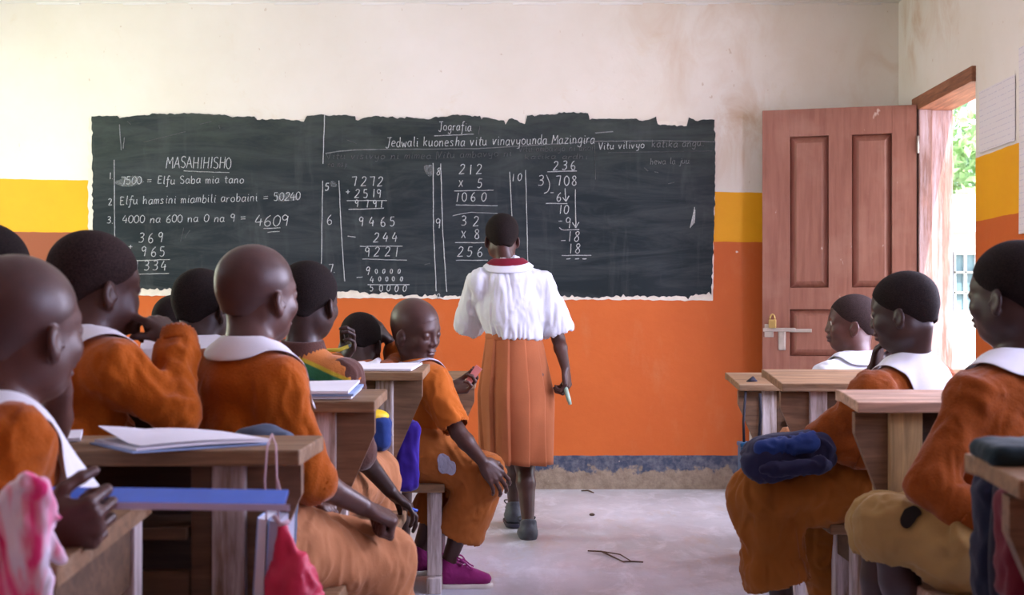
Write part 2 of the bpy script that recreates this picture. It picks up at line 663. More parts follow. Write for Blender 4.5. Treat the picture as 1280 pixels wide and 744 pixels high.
M['steel'] = m_plain('dull_steel', (0.52, 0.47, 0.42), 0.45, 0.5, 0.2, metal=0.6)
M['eye_white'] = m_plain('eye_white', (0.62, 0.56, 0.52), 0.25, 0.6, 0.03)
M['iris'] = m_plain('dark_iris', (0.012, 0.008, 0.006), 0.15, 0.6, 0.1)
M['tooth'] = m_plain('tooth_white', (0.70, 0.66, 0.60), 0.3, 0.6, 0.02)
M['twig'] = m_plain('dry_twig', (0.11, 0.07, 0.05), 0.8, 0.2, 0.2)
M['dark'] = m_plain('dark_lining', (0.02, 0.016, 0.014), 0.9, 0.1, 0.1)
M['lining'] = m_cloth('grey_white_lining', (0.42, 0.42, 0.52), 0.3)

def m_striped():
    """striped pullover: brown yoke sleeves, orange / yellow / green / teal stripes by height"""
    t = NT('striped_knit')
    z = t.xyz(t.pos())[2]
    zz = t.math('ADD', z, t.math('MULTIPLY', t.xyz(t.pos())[0], 0.42))
    c = (0.10, 0.045, 0.035)
    col = t.mix(0.0, c, c)
    for lo, cc in M_STRIPES:
        col = t.mix(t.ramp(zz, lo - 0.002, lo + 0.002), col, cc)
    t.bump(t.noise(t.obj(), 230, 3), 0.45, 0.003)
    return t.done(col, 0.92, 0.15, sheen=0.2)

def m_pinkwhite():
    t = NT('pink_white_cloth')
    n = t.noise(t.scale(t.obj(), (1.0, 1.0, 0.3)), 17, 3, 0.5, 0.8)
    col = t.mix(t.ramp(n, 0.40, 0.55), (0.82, 0.74, 0.84), (0.86, 0.055, 0.24))
    return t.done(col, 0.85, 0.2, sheen=0.2)
M['pinkwhite'] = m_pinkwhite()

def m_wall(name, top_k, bot_k, axis, base=True, stains=()):
    """cream wall above a yellow band above orange; band edges top_k=(c,m): z = c + m*coord"""
    t = NT(name)
    p = t.pos()
    xyz = t.xyz(p)
    u = xyz[axis]
    z = xyz[2]
    wob = t.math('MULTIPLY', t.math('SUBTRACT', t.noise(p, 9, 4), 0.5), 0.010)
    zw = t.math('ADD', z, wob)
    top = t.math('ADD', t.math('MULTIPLY', u, top_k[1]), top_k[0])
    bot = t.math('ADD', t.math('MULTIPLY', u, bot_k[1]), bot_k[0])
    big = t.noise(p, 1.3, 5, 0.6)
    fine = t.noise(p, 26, 6, 0.65)
    cream = t.mix(t.ramp(big, 0.3, 0.7), (0.77, 0.72, 0.62), (0.85, 0.81, 0.74))
    cream = t.mix(t.ramp(t.noise(p, 3.3, 6, 0.7, 0.6), 0.60, 0.78, 0, 0.55), cream, (0.72, 0.60, 0.42))
    cream = t.mix(t.ramp(t.noise(t.scale(p, (1, 1, 0.6)), 34, 3, 0.5), 0.72, 0.78, 0, 0.5), cream, (0.50, 0.36, 0.22))
    for (cx, cy, cz, r, amt) in stains:
        d = t.n('ShaderNodeVectorMath', operation='DISTANCE')
        t.l(p, d.inputs[0])
        d.inputs[1].default_value = (cx, cy, cz)
        f = t.ramp(d.outputs['Value'], r, r * 0.3)
        g = t.ramp(t.noise(t.scale(p, (1, 1, 0.6)), 4.5, 6, 0.65, 0.8), 0.42, 0.72)
        cream = t.mix(t.math('MULTIPLY', t.math('MULTIPLY', f, g), amt), cream, (0.55, 0.33, 0.15))
    yellow = t.mix(t.ramp(big, 0.3, 0.7), (0.82, 0.36, 0.004), (0.93, 0.45, 0.006))
    orange = t.mix(t.ramp(big, 0.3, 0.7), (0.56, 0.112, 0.017), (0.66, 0.148, 0.026))
    orange = t.mix(t.ramp(t.noise(t.scale(p, (1, 1, 0.35)), 5, 6, 0.7), 0.55, 0.8, 0, 0.5), orange, (0.62, 0.23, 0.10))
    chips = t.ramp(t.noise(p, 17, 2, 0.5), 0.775, 0.80)
    orange = t.mix(chips, orange, (0.80, 0.66, 0.55))
    if base:   # the lower wall turns browner to the left of the blackboard
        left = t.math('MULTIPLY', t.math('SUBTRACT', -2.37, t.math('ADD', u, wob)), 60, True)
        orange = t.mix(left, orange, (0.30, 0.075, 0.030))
    col = t.mix(t.math('MULTIPLY', t.math('SUBTRACT', zw, bot), 400, True), orange, yellow)
    col = t.mix(t.math('MULTIPLY', t.math('SUBTRACT', zw, top), 400, True), col, cream)
    if base:
        # navy skirting paint, flaking off to bare plaster near the floor
        edge = t.math('ADD', z, t.math('MULTIPLY', t.math('SUBTRACT', t.noise(p, 12, 5, 0.65), 0.5), 0.22))
        plaster = t.mix(t.ramp(t.noise(p, 20, 6, 0.7), 0.3, 0.7), (0.20, 0.145, 0.105), (0.40, 0.31, 0.23))
        navy = t.mix(t.ramp(fine, 0.40, 0.66), (0.045, 0.058, 0.105), (0.16, 0.16, 0.19))
        sk = t.mix(t.ramp(edge, 0.095, 0.112), plaster, navy)
        sk = t.mix(t.ramp(t.noise(p, 30, 2), 0.72, 0.75), sk, (0.6, 0.52, 0.45))
        col = t.mix(t.math('MULTIPLY', t.math('SUBTRACT', zw, 0.186), 300, True), sk, col)
        t.bump(t.math('MULTIPLY', t.noise(p, 22, 6, 0.7), t.ramp(z, 0.2, 0.12, 0.25, 1.0)), 0.55, 0.012)
    else:
        t.bump(t.noise(p, 14, 6, 0.65), 0.25, 0.008)
    return t.done(col, 0.58, 0.35)

def m_floor():
    t = NT('worn_screed')
    p = t.pos()
    big = t.noise(t.scale(p, (1.0, 0.55, 1)), 1.7, 6, 0.65, 0.5)
    col = t.mix(t.ramp(big, 0.35, 0.66), (0.45, 0.455, 0.51), (0.65, 0.665, 0.77))
    col = t.mix(t.ramp(t.noise(t.scale(p, (1, 0.5, 1)), 6.5, 7, 0.72, 0.6), 0.5, 0.66, 0, 0.7), col, (0.77, 0.78, 0.89))
    col = t.mix(t.ramp(t.noise(t.scale(p, (1, 0.35, 1)), 4.2, 6, 0.7, 0.4), 0.56, 0.70, 0, 0.55), col, (0.50, 0.39, 0.30))
    col = t.mix(t.ramp(t.noise(p, 60, 3), 0.70, 0.76, 0, 0.6), col, (0.20, 0.16, 0.14))
    t.bump(t.noise(p, 9, 7, 0.7), 0.35, 0.012)
    return t.done(col, t.ramp(t.noise(p, 5, 5), 0.3, 0.7, 0.30, 0.55), 0.5)

def m_board():
    t = NT('black_board_paint')
    p = t.pos()
    x, y, z = t.xyz(p)[0:3]
    col = t.mix(t.ramp(t.noise(p, 1.1, 5, 0.6), 0.35, 0.65), (0.013, 0.020, 0.024), (0.024, 0.031, 0.038))
    dust = t.noise(t.scale(p, (0.5, 1, 3.0)), 3.0, 6, 0.7, 1.2)
    col = t.mix(t.ramp(dust, 0.42, 0.80, 0, 0.65), col, (0.085, 0.097, 0.100))
    dust2 = t.noise(t.scale(p, (2.4, 1, 0.4)), 4.0, 5, 0.65, 0.4)
    col = t.mix(t.ramp(dust2, 0.55, 0.8, 0, 0.35), col, (0.12, 0.13, 0.13))
    up = t.ramp(z, 1.62, 2.05)
    col = t.mix(t.math('MULTIPLY', up, t.ramp(t.noise(t.scale(p, (0.7, 1, 2.2)), 4.5, 6, 0.7), 0.36, 0.72, 0.1, 0.8)), col, (0.066, 0.082, 0.066))
    t.bump(t.noise(p, 30, 5, 0.6), 0.15, 0.004)
    return t.done(col, 0.7, 0.2)

def m_door():
    t = NT('old_painted_door_wood')
    v = t.scale(t.obj(), (14, 14, 1.2))
    g = t.noise(v, 3.0, 6, 0.6, 0.4)
    col = t.mix(t.ramp(g, 0.3, 0.7), (0.25, 0.098, 0.068), (0.345, 0.150, 0.108))
    col = t.mix(t.ramp(t.noise(t.obj(), 3.4, 5, 0.6), 0.5, 0.8, 0, 0.6), col, (0.42, 0.23, 0.175))
    col = t.mix(t.ramp(t.noise(t.scale(t.obj(), (1, 1, 0.5)), 26, 4, 0.6), 0.69, 0.75, 0, 0.7), col, (0.66, 0.52, 0.46))
    t.bump(g, 0.25, 0.003)
    return t.done(col, 0.5, 0.4)

def m_chalk(name, v):
    t = NT(name)
    n = t.ramp(t.noise(t.pos(), 130, 3, 0.7), 0.3, 0.62)
    return t.done(t.mix(n, tuple(v * x for x in (0.30, 0.31, 0.31)), tuple(v * x for x in (0.62, 0.64, 0.65))), 0.95, 0.1)

def m_smudge():
    t = NT('chalk_dust')
    n = t.ramp(t.noise(t.pos(), 38, 5, 0.7), 0.34, 0.7, 0.15, 0.75)
    return t.done((0.25, 0.27, 0.28), 0.95, 0.1, alpha=n)

def m_leaf(name, a, b):
    t = NT(name)
    c = t.mix(t.ramp(t.noise(t.pos(), 2.0, 4), 0.35, 0.65), a, b)
    return t.done(c, 0.6, 0.3)

def m_sheet():
    t = NT('ruled_paper')
    p = t.pos()
    x = t.xyz(p)
    a = t.math('FRACT', t.math('MULTIPLY', x[2], 38.0))
    l = t.math('MULTIPLY', t.ramp(a, 0.82, 0.86), t.ramp(t.noise(t.scale(p, (1, 40, 8)), 3, 2), 0.45, 0.5))
    col = t.mix(l, (0.78, 0.74, 0.74), (0.64, 0.61, 0.66))
    return t.done(col, 0.8, 0.2)

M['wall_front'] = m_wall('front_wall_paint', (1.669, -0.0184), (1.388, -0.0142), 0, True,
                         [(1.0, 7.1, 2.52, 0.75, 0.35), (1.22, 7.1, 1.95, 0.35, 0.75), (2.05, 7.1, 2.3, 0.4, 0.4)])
M['wall_side'] = m_wall('side_wall_paint', (1.685, 0.0), (1.391, 0.0), 1, False,
                        [(2.1, 6.85, 2.5, 0.35, 0.7), (2.1, 6.3, 2.45, 0.3, 0.6)])
M['floor'] = m_floor()
M['board'] = m_board()
M['door'] = m_door()
M['chalk'] = m_chalk('chalk', 1.0)
M['chalk_faint'] = m_chalk('faint_chalk', 0.22)
M['chalk_mid'] = m_chalk('mid_chalk', 0.45)
M['smudge'] = m_smudge()
M['ceiling'] = m_plain('ceiling_whitewash', (0.80, 0.78, 0.74), 0.8, 0.2, 0.05, 2.0)
M['border'] = m_plain('chipped_white_paint', (0.80, 0.74, 0.64), 0.8, 0.2, 0.1, 12)
M['frame'] = m_wood('door_frame_wood', (0.30, 0.15, 0.12), worn=(0.44, 0.32, 0.33), axis='z', wamt=0.55)
M['lintel'] = m_wood('lintel_wood', (0.30, 0.12, 0.06), axis='y')
M['sheet'] = m_sheet()
M['leaf_light'] = m_leaf('light_leaves', (0.34, 0.52, 0.22), (0.58, 0.72, 0.42))
M['leaf_dark'] = m_leaf('dark_leaves', (0.22, 0.38, 0.24), (0.36, 0.52, 0.36))
M['bark'] = m_plain('bark', (0.16, 0.11, 0.08), 0.9, 0.1, 0.3)
M['white_wall'] = m_plain('white_plaster', (0.78, 0.76, 0.72), 0.8, 0.2, 0.06, 1.5)
M['tin'] = m_plain('pale_tin_roof', (0.72, 0.72, 0.74), 0.5, 0.4, 0.05, 2)
M['window_paint'] = m_plain('white_window_paint', (0.80, 0.80, 0.82), 0.5, 0.4, 0.05)
M['glass_blue'] = m_plain('bluish_window_glass', (0.22, 0.36, 0.42), 0.12, 0.6, 0.35, 1.2)
M['shutter'] = m_plain('blue_grey_shutter', (0.10, 0.14, 0.18), 0.6, 0.3, 0.2)
M['earth'] = m_plain('dry_earth', (0.42, 0.33, 0.24), 0.9, 0.1, 0.2, 1.5)

# ------------------------------------------------------------------ the room
XL, XR, YB, YF, ZC = -3.4, 2.1, -1.3, 7.1, 2.70
T = 0.16
DY0, DY1, DZ = 5.90, 6.73, 2.10           # doorway in the right-hand wall

def structure(o):
    o['kind'] = 'structure'
    return o

structure(MB().box((XL - T, YB - T, -0.12), (XR + T, YF + T, 0)).build('floor', M['floor']))
structure(MB().box((XL - T, YB - T, ZC), (XR + T, YF + T, ZC + 0.12)).build('ceiling', M['ceiling']))
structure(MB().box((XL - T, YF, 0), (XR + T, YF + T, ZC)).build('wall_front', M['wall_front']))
structure(MB().box((XL - T, YB - T, 0), (XR + T, YB, ZC)).build('wall_back', M['wall_side']))

def wall_with_holes(name, x0, x1, y0, y1, holes, mat):
    mb = MB()
    ys = sorted({y0, y1} | {h[0] for h in holes} | {h[1] for h in holes})
    for a, b in zip(ys[:-1], ys[1:]):
        hs = [h for h in holes if h[0] <= a and h[1] >= b]
        if not hs:
            mb.box((x0, a, 0), (x1, b, ZC))
        else:
            h = hs[0]
            if h[2] > 0: mb.box((x0, a, 0), (x1, b, h[2]))
            mb.box((x0, a, h[3]), (x1, b, ZC))
    return structure(mb.build(name, mat))

WR = [(1.35, 2.85, 0.9, 2.2), (3.35, 4.85, 0.9, 2.2)]
WL = [(1.85, 3.35, 0.9, 2.25), (5.1, 6.6, 0.9, 2.25)]
wall_with_holes('wall_right', XR, XR + T, YB, YF, WR + [(DY0, DY1, 0, DZ)], M['wall_side'])
wall_with_holes('wall_left', XL - T, XL, YB, YF, WL, M['wall_side'])

wi = 0
for side, hs in ((XR + T * 0.5, WR), (XL - T * 0.5, WL)):
    for (a, b, z0, z1) in hs:
        wi += 1
        mb = MB()
        for y in (a, b - 0.05): mb.box((side - 0.04, y, z0), (side + 0.04, y + 0.05, z1))
        for z in (z0, z1 - 0.05): mb.box((side - 0.04, a, z), (side + 0.04, b, z + 0.05))
        for k in (1, 2): mb.box((side - 0.02, a + (b - a) * k / 3 - 0.015, z0), (side + 0.02, a + (b - a) * k / 3 + 0.015, z1))
        structure(mb.build('window_%d' % wi, M['window_paint']))

# door frame of the doorway: jambs lining the wall thickness, and the lintel piece over it
mb = MB()
mb.box((XR - 0.015, DY1 - 0.045, 0), (XR + 0.055, DY1, DZ - 0.06), 0.004)
mb.box((XR + 0.055, DY1 - 0.02, 0), (XR + T + 0.01, DY1, DZ - 0.06), 0.004)
mb.box((XR + 0.03, DY0, 0), (XR + T + 0.01, DY0 + 0.03, DZ - 0.06), 0.004)
structure(mb.build('trim_1', M['frame']))
structure(MB().box((XR - 0.02, DY0 - 0.005, DZ - 0.06), (XR + T + 0.01, DY1 + 0.07, DZ + 0.012), 0.004).build('trim_2', M['lintel']))
# thin shadow-gap batten where the front wall meets the ceiling
mb = MB()
for i in range(46):
    xa = XL + i * 0.12
    mb.box((xa, YF - 0.012, ZC - 0.008 + 0.006 * math.sin(i * 1.7)), (xa + 0.12, YF, ZC + 0.004))
structure(mb.build('trim_3', M['ceiling']))

# ------------------------------------------------------------------ the open door leaf
hx, hy = 2.085, 6.735
fx_, fy_ = 1.314, 6.93
dw = math.hypot(hx - fx_, hy - fy_)
DH = 2.055
ex = nrm(V(fx_ - hx, fy_ - hy, 0))         # hinge -> free edge
ey = V(-ex[1], ex[0], 0)
if ey[1] > 0: ey = -ey                       # towards the camera
DM = Matrix(((ex[0], ey[0], 0, hx), (ex[1], ey[1], 0, hy), (0, 0, 1, 0.012), (0, 0, 0, 1)))
door = empty('door_1', (hx, hy, 0))
door['kind'] = 'structure'
leaf = MB()
def dbox(u0, u1, z0, z1, n0, n1, bev=0.0, mb=None):
    (mb or leaf).box((u0, n0, z0), (u1, n1, z1), bev, DM)
DWT = 0.04
sw = 0.125                                   # stile width
xm = dw / 2
dbox(0, sw, 0, DH, 0, DWT, 0.003)
dbox(dw - sw - 0.02, dw, 0, DH, 0, DWT, 0.003)
rails = [(0, 0.17), (0.72, 0.80), (1.00, 1.11), (DH - 0.14, DH)]
for a, b in ((0, 0.18), (0.635, 0.735), (0.985, 1.10), (DH - 0.145, DH)):
    dbox(sw, dw - sw - 0.02, a, b, 0, DWT, 0.0)
ms = 0.10
cu = (sw + dw - sw - 0.02) / 2
for a, b in ((0.18, 0.635), (1.10, DH - 0.145)):
    dbox(cu - ms / 2 - 0.01, cu + ms / 2 + 0.01, a, b, 0, DWT, 0.0)
leaf.build('door_leaf', M['door'], door)
def dpanel(u0, u1, z0, z1):
    """raised and fielded panel"""
    mb = MB()
    g, s_ = 0.004, 0.036
    o = [(u0, z0), (u1, z0), (u1, z1), (u0, z1)]
    i1 = [(u0 + g, z0 + g), (u1 - g, z0 + g), (u1 - g, z1 - g), (u0 + g, z1 - g)]
    i2 = [(u0 + s_, z0 + s_), (u1 - s_, z0 + s_), (u1 - s_, z1 - s_), (u0 + s_, z1 - s_)]
    vs = [(a, 0.006, b) for a, b in o] + [(a, 0.012, b) for a, b in i1] + [(a, 0.033, b) for a, b in i2]
    fs = []
    for r in (0, 4):
        for k in range(4):
            fs.append((r + k, r + (k + 1) % 4, r + 4 + (k + 1) % 4, r + 4 + k))
    fs.append((8, 9, 10, 11))
    fs.append((3, 2, 1, 0))
    mb.add([tuple(DM @ Vector(v)) for v in vs], fs)
    mb.build('door_panel', M['door'], door)
ri = dw - sw - 0.02
for u0, u1 in ((sw, cu - ms / 2 - 0.01), (cu + ms / 2 + 0.01, ri)):
    dpanel(u0, u1, 1.10, DH - 0.145)
    dpanel(u0, u1, 0.18, 0.635)
dpanel(sw, ri, 0.735, 0.985)
# hasp, bolt and padlock at the free edge
mb = MB()
dbox(dw - 0.175, dw - 0.005, 0.865, 0.885, 0.036, 0.052, 0.003, mb)
dbox(dw - 0.060, dw - 0.012, 0.835, 0.905, 0.034, 0.044, 0.003, mb)
dbox(dw - 0.26, dw - 0.14, 0.862, 0.880, 0.036, 0.048, 0.003, mb)
dbox(dw - 0.125, dw - 0.085, 0.765, 0.885, 0.036, 0.046, 0.008, mb)
mb.build('door_bolt', M['steel'], door)
mb = MB()
dbox(dw - 0.075, dw - 0.035, 0.885, 0.930, 0.046, 0.068, 0.005, mb)
pts = [DM @ Vector((dw - 0.055 + 0.013 * math.cos(a), 0.057, 0.930 + (0.028 if 0 < a < PI else 0) * math.sin(a))) for a in [k * PI / 8 for k in range(9)]]
mb.tube([np.array(p) for p in pts], 0.004, 8)
mb.build('padlock', M['brass'], door)
mb = MB()
for z in (0.25, 1.05, 1.8):
    mb.tube([np.array(DM @ Vector((-0.006, 0.046, z))), np.array(DM @ Vector((-0.006, 0.046, z + 0.09)))], 0.007, 8)
mb.build('door_hinge', M['steel'], door)

# ------------------------------------------------------------------ blackboard painted on the wall, with its chalk writing
YBD = YF - 0.004
def wp(px, py, off=0.0):
    p = W(px, py, YF)
    p[1] = YBD - off
    return p

board = empty('blackboard', W(503, 372, YF) - V(0, 0.004, 0), 'wide blackboard painted on the front wall, covered with chalk sums', 'blackboard')
def jag(pts, step, amp, seed, vert=False):
    r = np.random.default_rng(seed)
    out = []
    for (x0, y0), (x1, y1) in zip(pts[:-1], pts[1:]):
        n = max(1, int(math.hypot(x1 - x0, y1 - y0) / step))
        for k in range(n):
            t = k / n
            j = r.normal(0, amp)
            out.append((x0 + (x1 - x0) * t + (j if vert else 0), y0 + (y1 - y0) * t + (0 if vert else j)))
    return out
top = [(115, 145.5), (147, 145), (150, 148), (165, 145.5), (200, 142.5), (240, 142), (284, 144), (288, 146.5), (318, 146), (322, 150), (352, 149), (380, 152), (384, 145), (405, 143), (408, 145.5),
       (433, 143.5), (444, 146), (445, 151), (458, 147), (470, 145), (476, 146), (506, 148), (508, 146.5), (530, 149), (536, 150), (545, 146.5), (560, 146), (566, 143.5), (600, 146), (602, 149.5), (604, 146.5),
       (630, 151), (632, 156), (636, 149), (640, 148), (656, 156), (659, 144.5), (690, 143.5), (705, 141), (720, 140.5), (735, 142), (737, 149), (770, 149), (795, 149), (803, 152), (820, 147), (822, 156), (858, 158),
       (861, 147), (872, 152), (879, 149.5), (893, 150)]
right = [(893, 150), (894, 200), (893, 260), (891, 320), (889, 367)]
bot = [(889, 367), (860, 371), (800, 370), (740, 372), (690, 370.5), (640, 369), (590, 371), (560, 369.5), (528, 370), (505, 369), (480, 366), (462, 368), (450, 364), (420, 364.5), (380, 365), (300, 362), (200, 362), (118, 361)]
left = [(118, 361), (117, 300), (116, 220), (115, 145.5)]
out = jag(top, 3.0, 0.5, 1) + jag(right, 4, 0.5, 2, True) + jag(bot, 3.0, 1.0, 3) + jag(left, 4, 0.7, 4, True)
MB().prism([wp(x, y, 0.003) for x, y in out], (0, 0.0065, 0)).build('board_face', M['board'], board)
out = jag([(111, 148), (500, 150), (894.5, 152)], 6, 0.4, 5) + jag([(894.5, 152), (891, 376)], 6, 0.4, 6, True) + jag([(891, 376), (560, 374), (110, 369)], 5, 0.6, 7) + jag([(110, 369), (111, 148)], 6, 0.7, 8, True)
MB().prism([wp(x, y, 0.0012) for x, y in out], (0, 0.0048, 0)).build('painted_border', M['border'], board)

GL = {  # stroke letters: y up, cap height 10, x-height 6
 '0': '3,10 1,8 .6,5 1,2 3,0 5,2 5.4,5 5,8 3,10', '1': '3,10 3,0', '2': '.8,8 2,9.8 4,9.6 5,8 4,5 .6,.4 1.2,0 5.6,.3',
 '3': '.8,9.2 3,10 4.8,8.6 4,6.2 2,5.4 4.4,4.8 5.2,2.6 3.6,.4 .6,.6', '4': '3,10 .6,3.6 5.6,4|4.4,6.6 4.2,0', '5': '5,10 1.6,10|1.6,10 1.2,6 3.6,6 5,4 4.2,1 2.4,0 .6,.8',
 '6': '4.4,10 2,7.4 .8,3.6 1.6,.6 3.6,0 5,1.6 4.6,4 2.8,4.8 1.2,3.4', '7': '.6,9.6 5.4,10|5.4,10 4,0', '8': '4.8,8.6 3.2,10 1.4,8.6 2,6.6 4.4,4.2 4.8,1.6 3,0 1,1.6 1.8,4.2 4.4,7 4.8,8.6',
 '9': '4.8,8.4 3,10 1.2,8.4 1.4,6 3,5.2 4.8,7|4.9,9 4.6,4 4.2,0', '=': '1,6 6,6.4|1,3.4 6,3.8', '+': '3,8 3,2|0,5 6,5.2', '-': '0,5 5.4,5.2', 'x': '.4,6 5,0|5,6 .4,0', 'X': '.6,9 5,1|5,9 .6,1', '.': '1.4,.2 1.9,.9',
 'M': '0,0 .6,10|.6,10 3.2,4|3.2,4 5.8,10|5.8,10 6.6,0', 'A': '0,0 2.8,10|2.8,10 5.6,0|1,3.6 4.8,3.6', 'S': '5.2,8.8 3.4,10 1.2,8.6 1.6,6 4,4.6 5,2.2 3.4,0 .6,.8', 'H': '.6,10 .6,0|5.2,10 5.2,0|.6,5 5.2,5', 'I': '2,10 2,0', 'O': '3,10 1,8 .6,5 1,2 3,0 5,2 5.4,5 5,8 3,10',
 'E': '5,9.6 1,10|1,10 1,0|1,0 5.4,.4|1,5.2 4.4,5.4', 'J': '1,10 6,10.4|4,10 3.6,1 2.2,-1.4 .4,0', 'N': '.8,0 1,10|1,10 5,0|5,0 5.6,10', 'V': '.4,10 2.6,0|2.6,0 5.4,10', 'K': '1,10 1,0|5,8 1,4.2|1.6,4.8 5.2,0', 'L': '2,12 1.6,0 4,.4',
 'a': '4.6,5.4 2.6,6 .8,4 1,1 2.6,0 4.4,2|4.7,6 4.5,1.4 5.6,.3', 'b': '1,10 1,0|1,2 2,5.4 4,5.8 5,3.4 4,.4 2,0 1,1', 'd': '4.6,5 2.6,6 .8,4 1,1 2.6,0 4.4,2|4.9,10.5 4.5,1.4 5.4,.3', 'e': '.9,3.2 4.8,3.8 4,5.8 2,5.8 .8,3 1.8,.3 4.8,.6',
 'f': '5,9.6 3.6,10.4 2.6,8 2,-3 .6,-3.6|.6,5.4 4.6,5.8', 'g': '4.6,5.4 2.6,6 .8,4 1,1.4 2.6,.6 4.4,2.6|4.7,6 4.2,-2.6 2,-3.6 .6,-2.4', 'h': '1,10 1,0|1,3.4 2.6,5.8 4.2,5 4.4,0', 'i': '1.6,6 1.5,.8 2.6,.2|1.7,8.2 1.9,8.8', 'j': '3,6 2.6,-2.6 .6,-3.2|3.1,8.2 3.3,8.8',
 'k': '1,10 1,0|4.6,6 1.2,2.8|1.8,3.2 4.8,0', 'l': '1.8,10.5 1.6,1.2 2.8,.2', 'm': '.6,6 .6,0|.6,3.6 1.8,5.8 3,5 3,0|3,3.6 4.4,5.8 5.6,5 5.6,0', 'n': '.8,6 .8,0|.8,3.4 2.4,5.8 4.2,5 4.4,0', 'o': '2.8,6 .9,4.4 1,1.2 2.8,0 4.7,1.4 4.7,4.4 2.8,6', 'r': '.8,6 .8,0|.8,3.4 2.2,5.6 4,5.6',
 's': '4.4,5.2 2.6,6 1.4,4.8 3.6,2.4 3.6,.6 .6,.4', 't': '2.2,9 2,1 3.6,.2|.6,6 4.4,6.2', 'u': '.8,6 .9,1.2 2.4,0 4.2,1.6|4.5,6 4.5,1 5.6,.2', 'v': '.6,6 2.4,0|2.4,0 4.6,6', 'w': '.4,6 1.6,0|1.6,0 3,4.6|3,4.6 4.4,0|4.4,0 6,6', 'y': '.8,6 1.2,2 3,1.4 4.4,3|4.8,6 4,-2.6 1.4,-3.4', 'z': '.8,6 4.8,6|4.8,6 .6,0|.6,0 5,.3',
}
WID = {'1': 5.0, 'I': 4, 'i': 3.6, 'l': 3.8, 'j': 4.4, '.': 3, 'm': 7.2, 'M': 8, 'w': 7, 'r': 5, 't': 5, 'f': 5.4, ' ': 5, '=': 8}

def catmull(pts, n=5):
    P = [np.array(p, float) for p in pts]
    if len(P) < 4 and not (len(P) == 3):
        return P
    Q = [2 * P[0] - P[1]] + P + [2 * P[-1] - P[-2]]
    o = []
    for i in range(1, len(Q) - 2):
        for k in range(n):
            t = k / n
            o.append(0.5 * ((2 * Q[i]) + (-Q[i - 1] + Q[i + 1]) * t + (2 * Q[i - 1] - 5 * Q[i] + 4 * Q[i + 1] - Q[i + 2]) * t * t + (-Q[i - 1] + 3 * Q[i] - 3 * Q[i + 1] + Q[i + 2]) * t ** 3))
    return o + [P[-1]]

class Chalk:
    def __init__(s, seed=0):
        s.mb = MB()
        s.r = np.random.default_rng(seed)

    def stroke(s, pts, w=1.25):
        """chalk stroke through pixel positions on the wall: a low ridge of chalk"""
        pts = [np.array(p, float) for p in pts]
        n = len(pts)
        vs, fs = [], []
        for i, p in enumerate(pts):
            t = pts[min(i + 1, n - 1)] - pts[max(i - 1, 0)]
            t = t / max(1e-6, np.linalg.norm(t))
            nn = np.array([-t[1], t[0]])
            ww = w * 0.40 * (0.8 + 0.4 * s.r.random())
            vs += [wp(*(p + nn * ww), 0.0028), wp(*p, 0.0062), wp(*(p - nn * ww), 0.0028)]
        for i in range(n - 1):
            a = 3 * i
            fs += [(a, a + 1, a + 4, a + 3), (a + 1, a + 2, a + 5, a + 4)]
        s.mb.add(vs, fs)
        return s

    def line(s, x0, y0, x1, y1, w=1.3, bow=0.0):
        n = max(3, int(math.hypot(x1 - x0, y1 - y0) / 6))
        pts = []
        for k in range(n + 1):
            t = k / n
            b = bow * math.sin(PI * t)
            pts.append((x0 + (x1 - x0) * t + s.r.normal(0, 0.12), y0 + (y1 - y0) * t + b + s.r.normal(0, 0.12)))
        return s.stroke(pts, w)

    def text(s, txt, x, y, h, adv=1.0, w=1.2, slope=0.0, x1=None):
        """baseline starts at pixel (x, y), capitals h pixels high; x1: right end of the words"""
        k = h / 10.0
        tot = sum(WID.get(c, 6.4) for c in txt) * k
        kx = k * adv if x1 is None else k * (x1 - x) / tot
        cx = x
        for c in txt:
            if c != ' ' and c in GL:
                dy = s.r.normal(0, 0.03 * h)
                sk = s.r.normal(0.08, 0.05)
                for pl in GL[c].split('|'):
                    pp = [tuple(map(float, q.split(','))) for q in pl.split()]
                    pp = [(cx + (u + sk * v) * kx, y + slope * (cx - x) + dy - v * k) for u, v in pp]
                    s.stroke(catmull(pp) if len(pp) > 3 else (catmull(pp, 4) if len(pp) == 3 else [np.array(pp[0]), (np.array(pp[0]) + np.array(pp[1])) / 2, np.array(pp[1])]), w)
            cx += WID.get(c, 6.4) * kx
        return s

    def build(s, name, mat=None):
        return link_mesh(name, s.mb.v, s.mb.f, mat or M['chalk'], board)

def digits(ch, txt, xs, y, h, w=1.3):
    for c, x in zip(txt, xs):
        ch.text(c, x, y, h, 1.0, w)
    return ch

# left-hand panel
Chalk(1).text('MASAHIHISHO', 208, 210.5, 14, x1=290, w=1.2).line(230, 214, 287, 216, 1.1).build('chalk_lettering')
Chalk(2).text('1.', 136, 224, 8, 0.9).text('7500 = Elfu Saba mia tano', 151, 230.5, 9.5, x1=306, w=1.15, slope=-0.01).build('chalk_lettering')
Chalk(3).text('2', 136, 256, 8).text('Elfu hamsini miambili arobaini = 50240', 150, 256, 10, x1=376, w=1.15, slope=-0.026).build('chalk_lettering')
Chalk(4).text('3.', 134, 279.5, 8.5).text('4000 na 600 na 0 na 9 = ', 153, 279, 9.5, x1=315, w=1.2, slope=-0.012).text('4609', 318, 282.5, 13.5, x1=362, w=1.35, slope=0.01).build('chalk_lettering')
Chalk(5).line(330, 286, 351, 285, 1.2).line(335, 290.5, 350, 289.5, 1.2).build('chalk_marking')
c_ = Chalk(6)
digits(c_, '369', (173, 185, 197), 303, 12)
digits(c_, '965', (176, 188.5, 199.5), 320.5, 12)
c_.text('+', 161, 313, 8)
c_.line(171, 326, 213, 324.5).line(170, 343, 212, 342)
digits(c_, '1334', (168, 180, 190.5, 201), 338, 12)
c_.build('chalk_lettering')
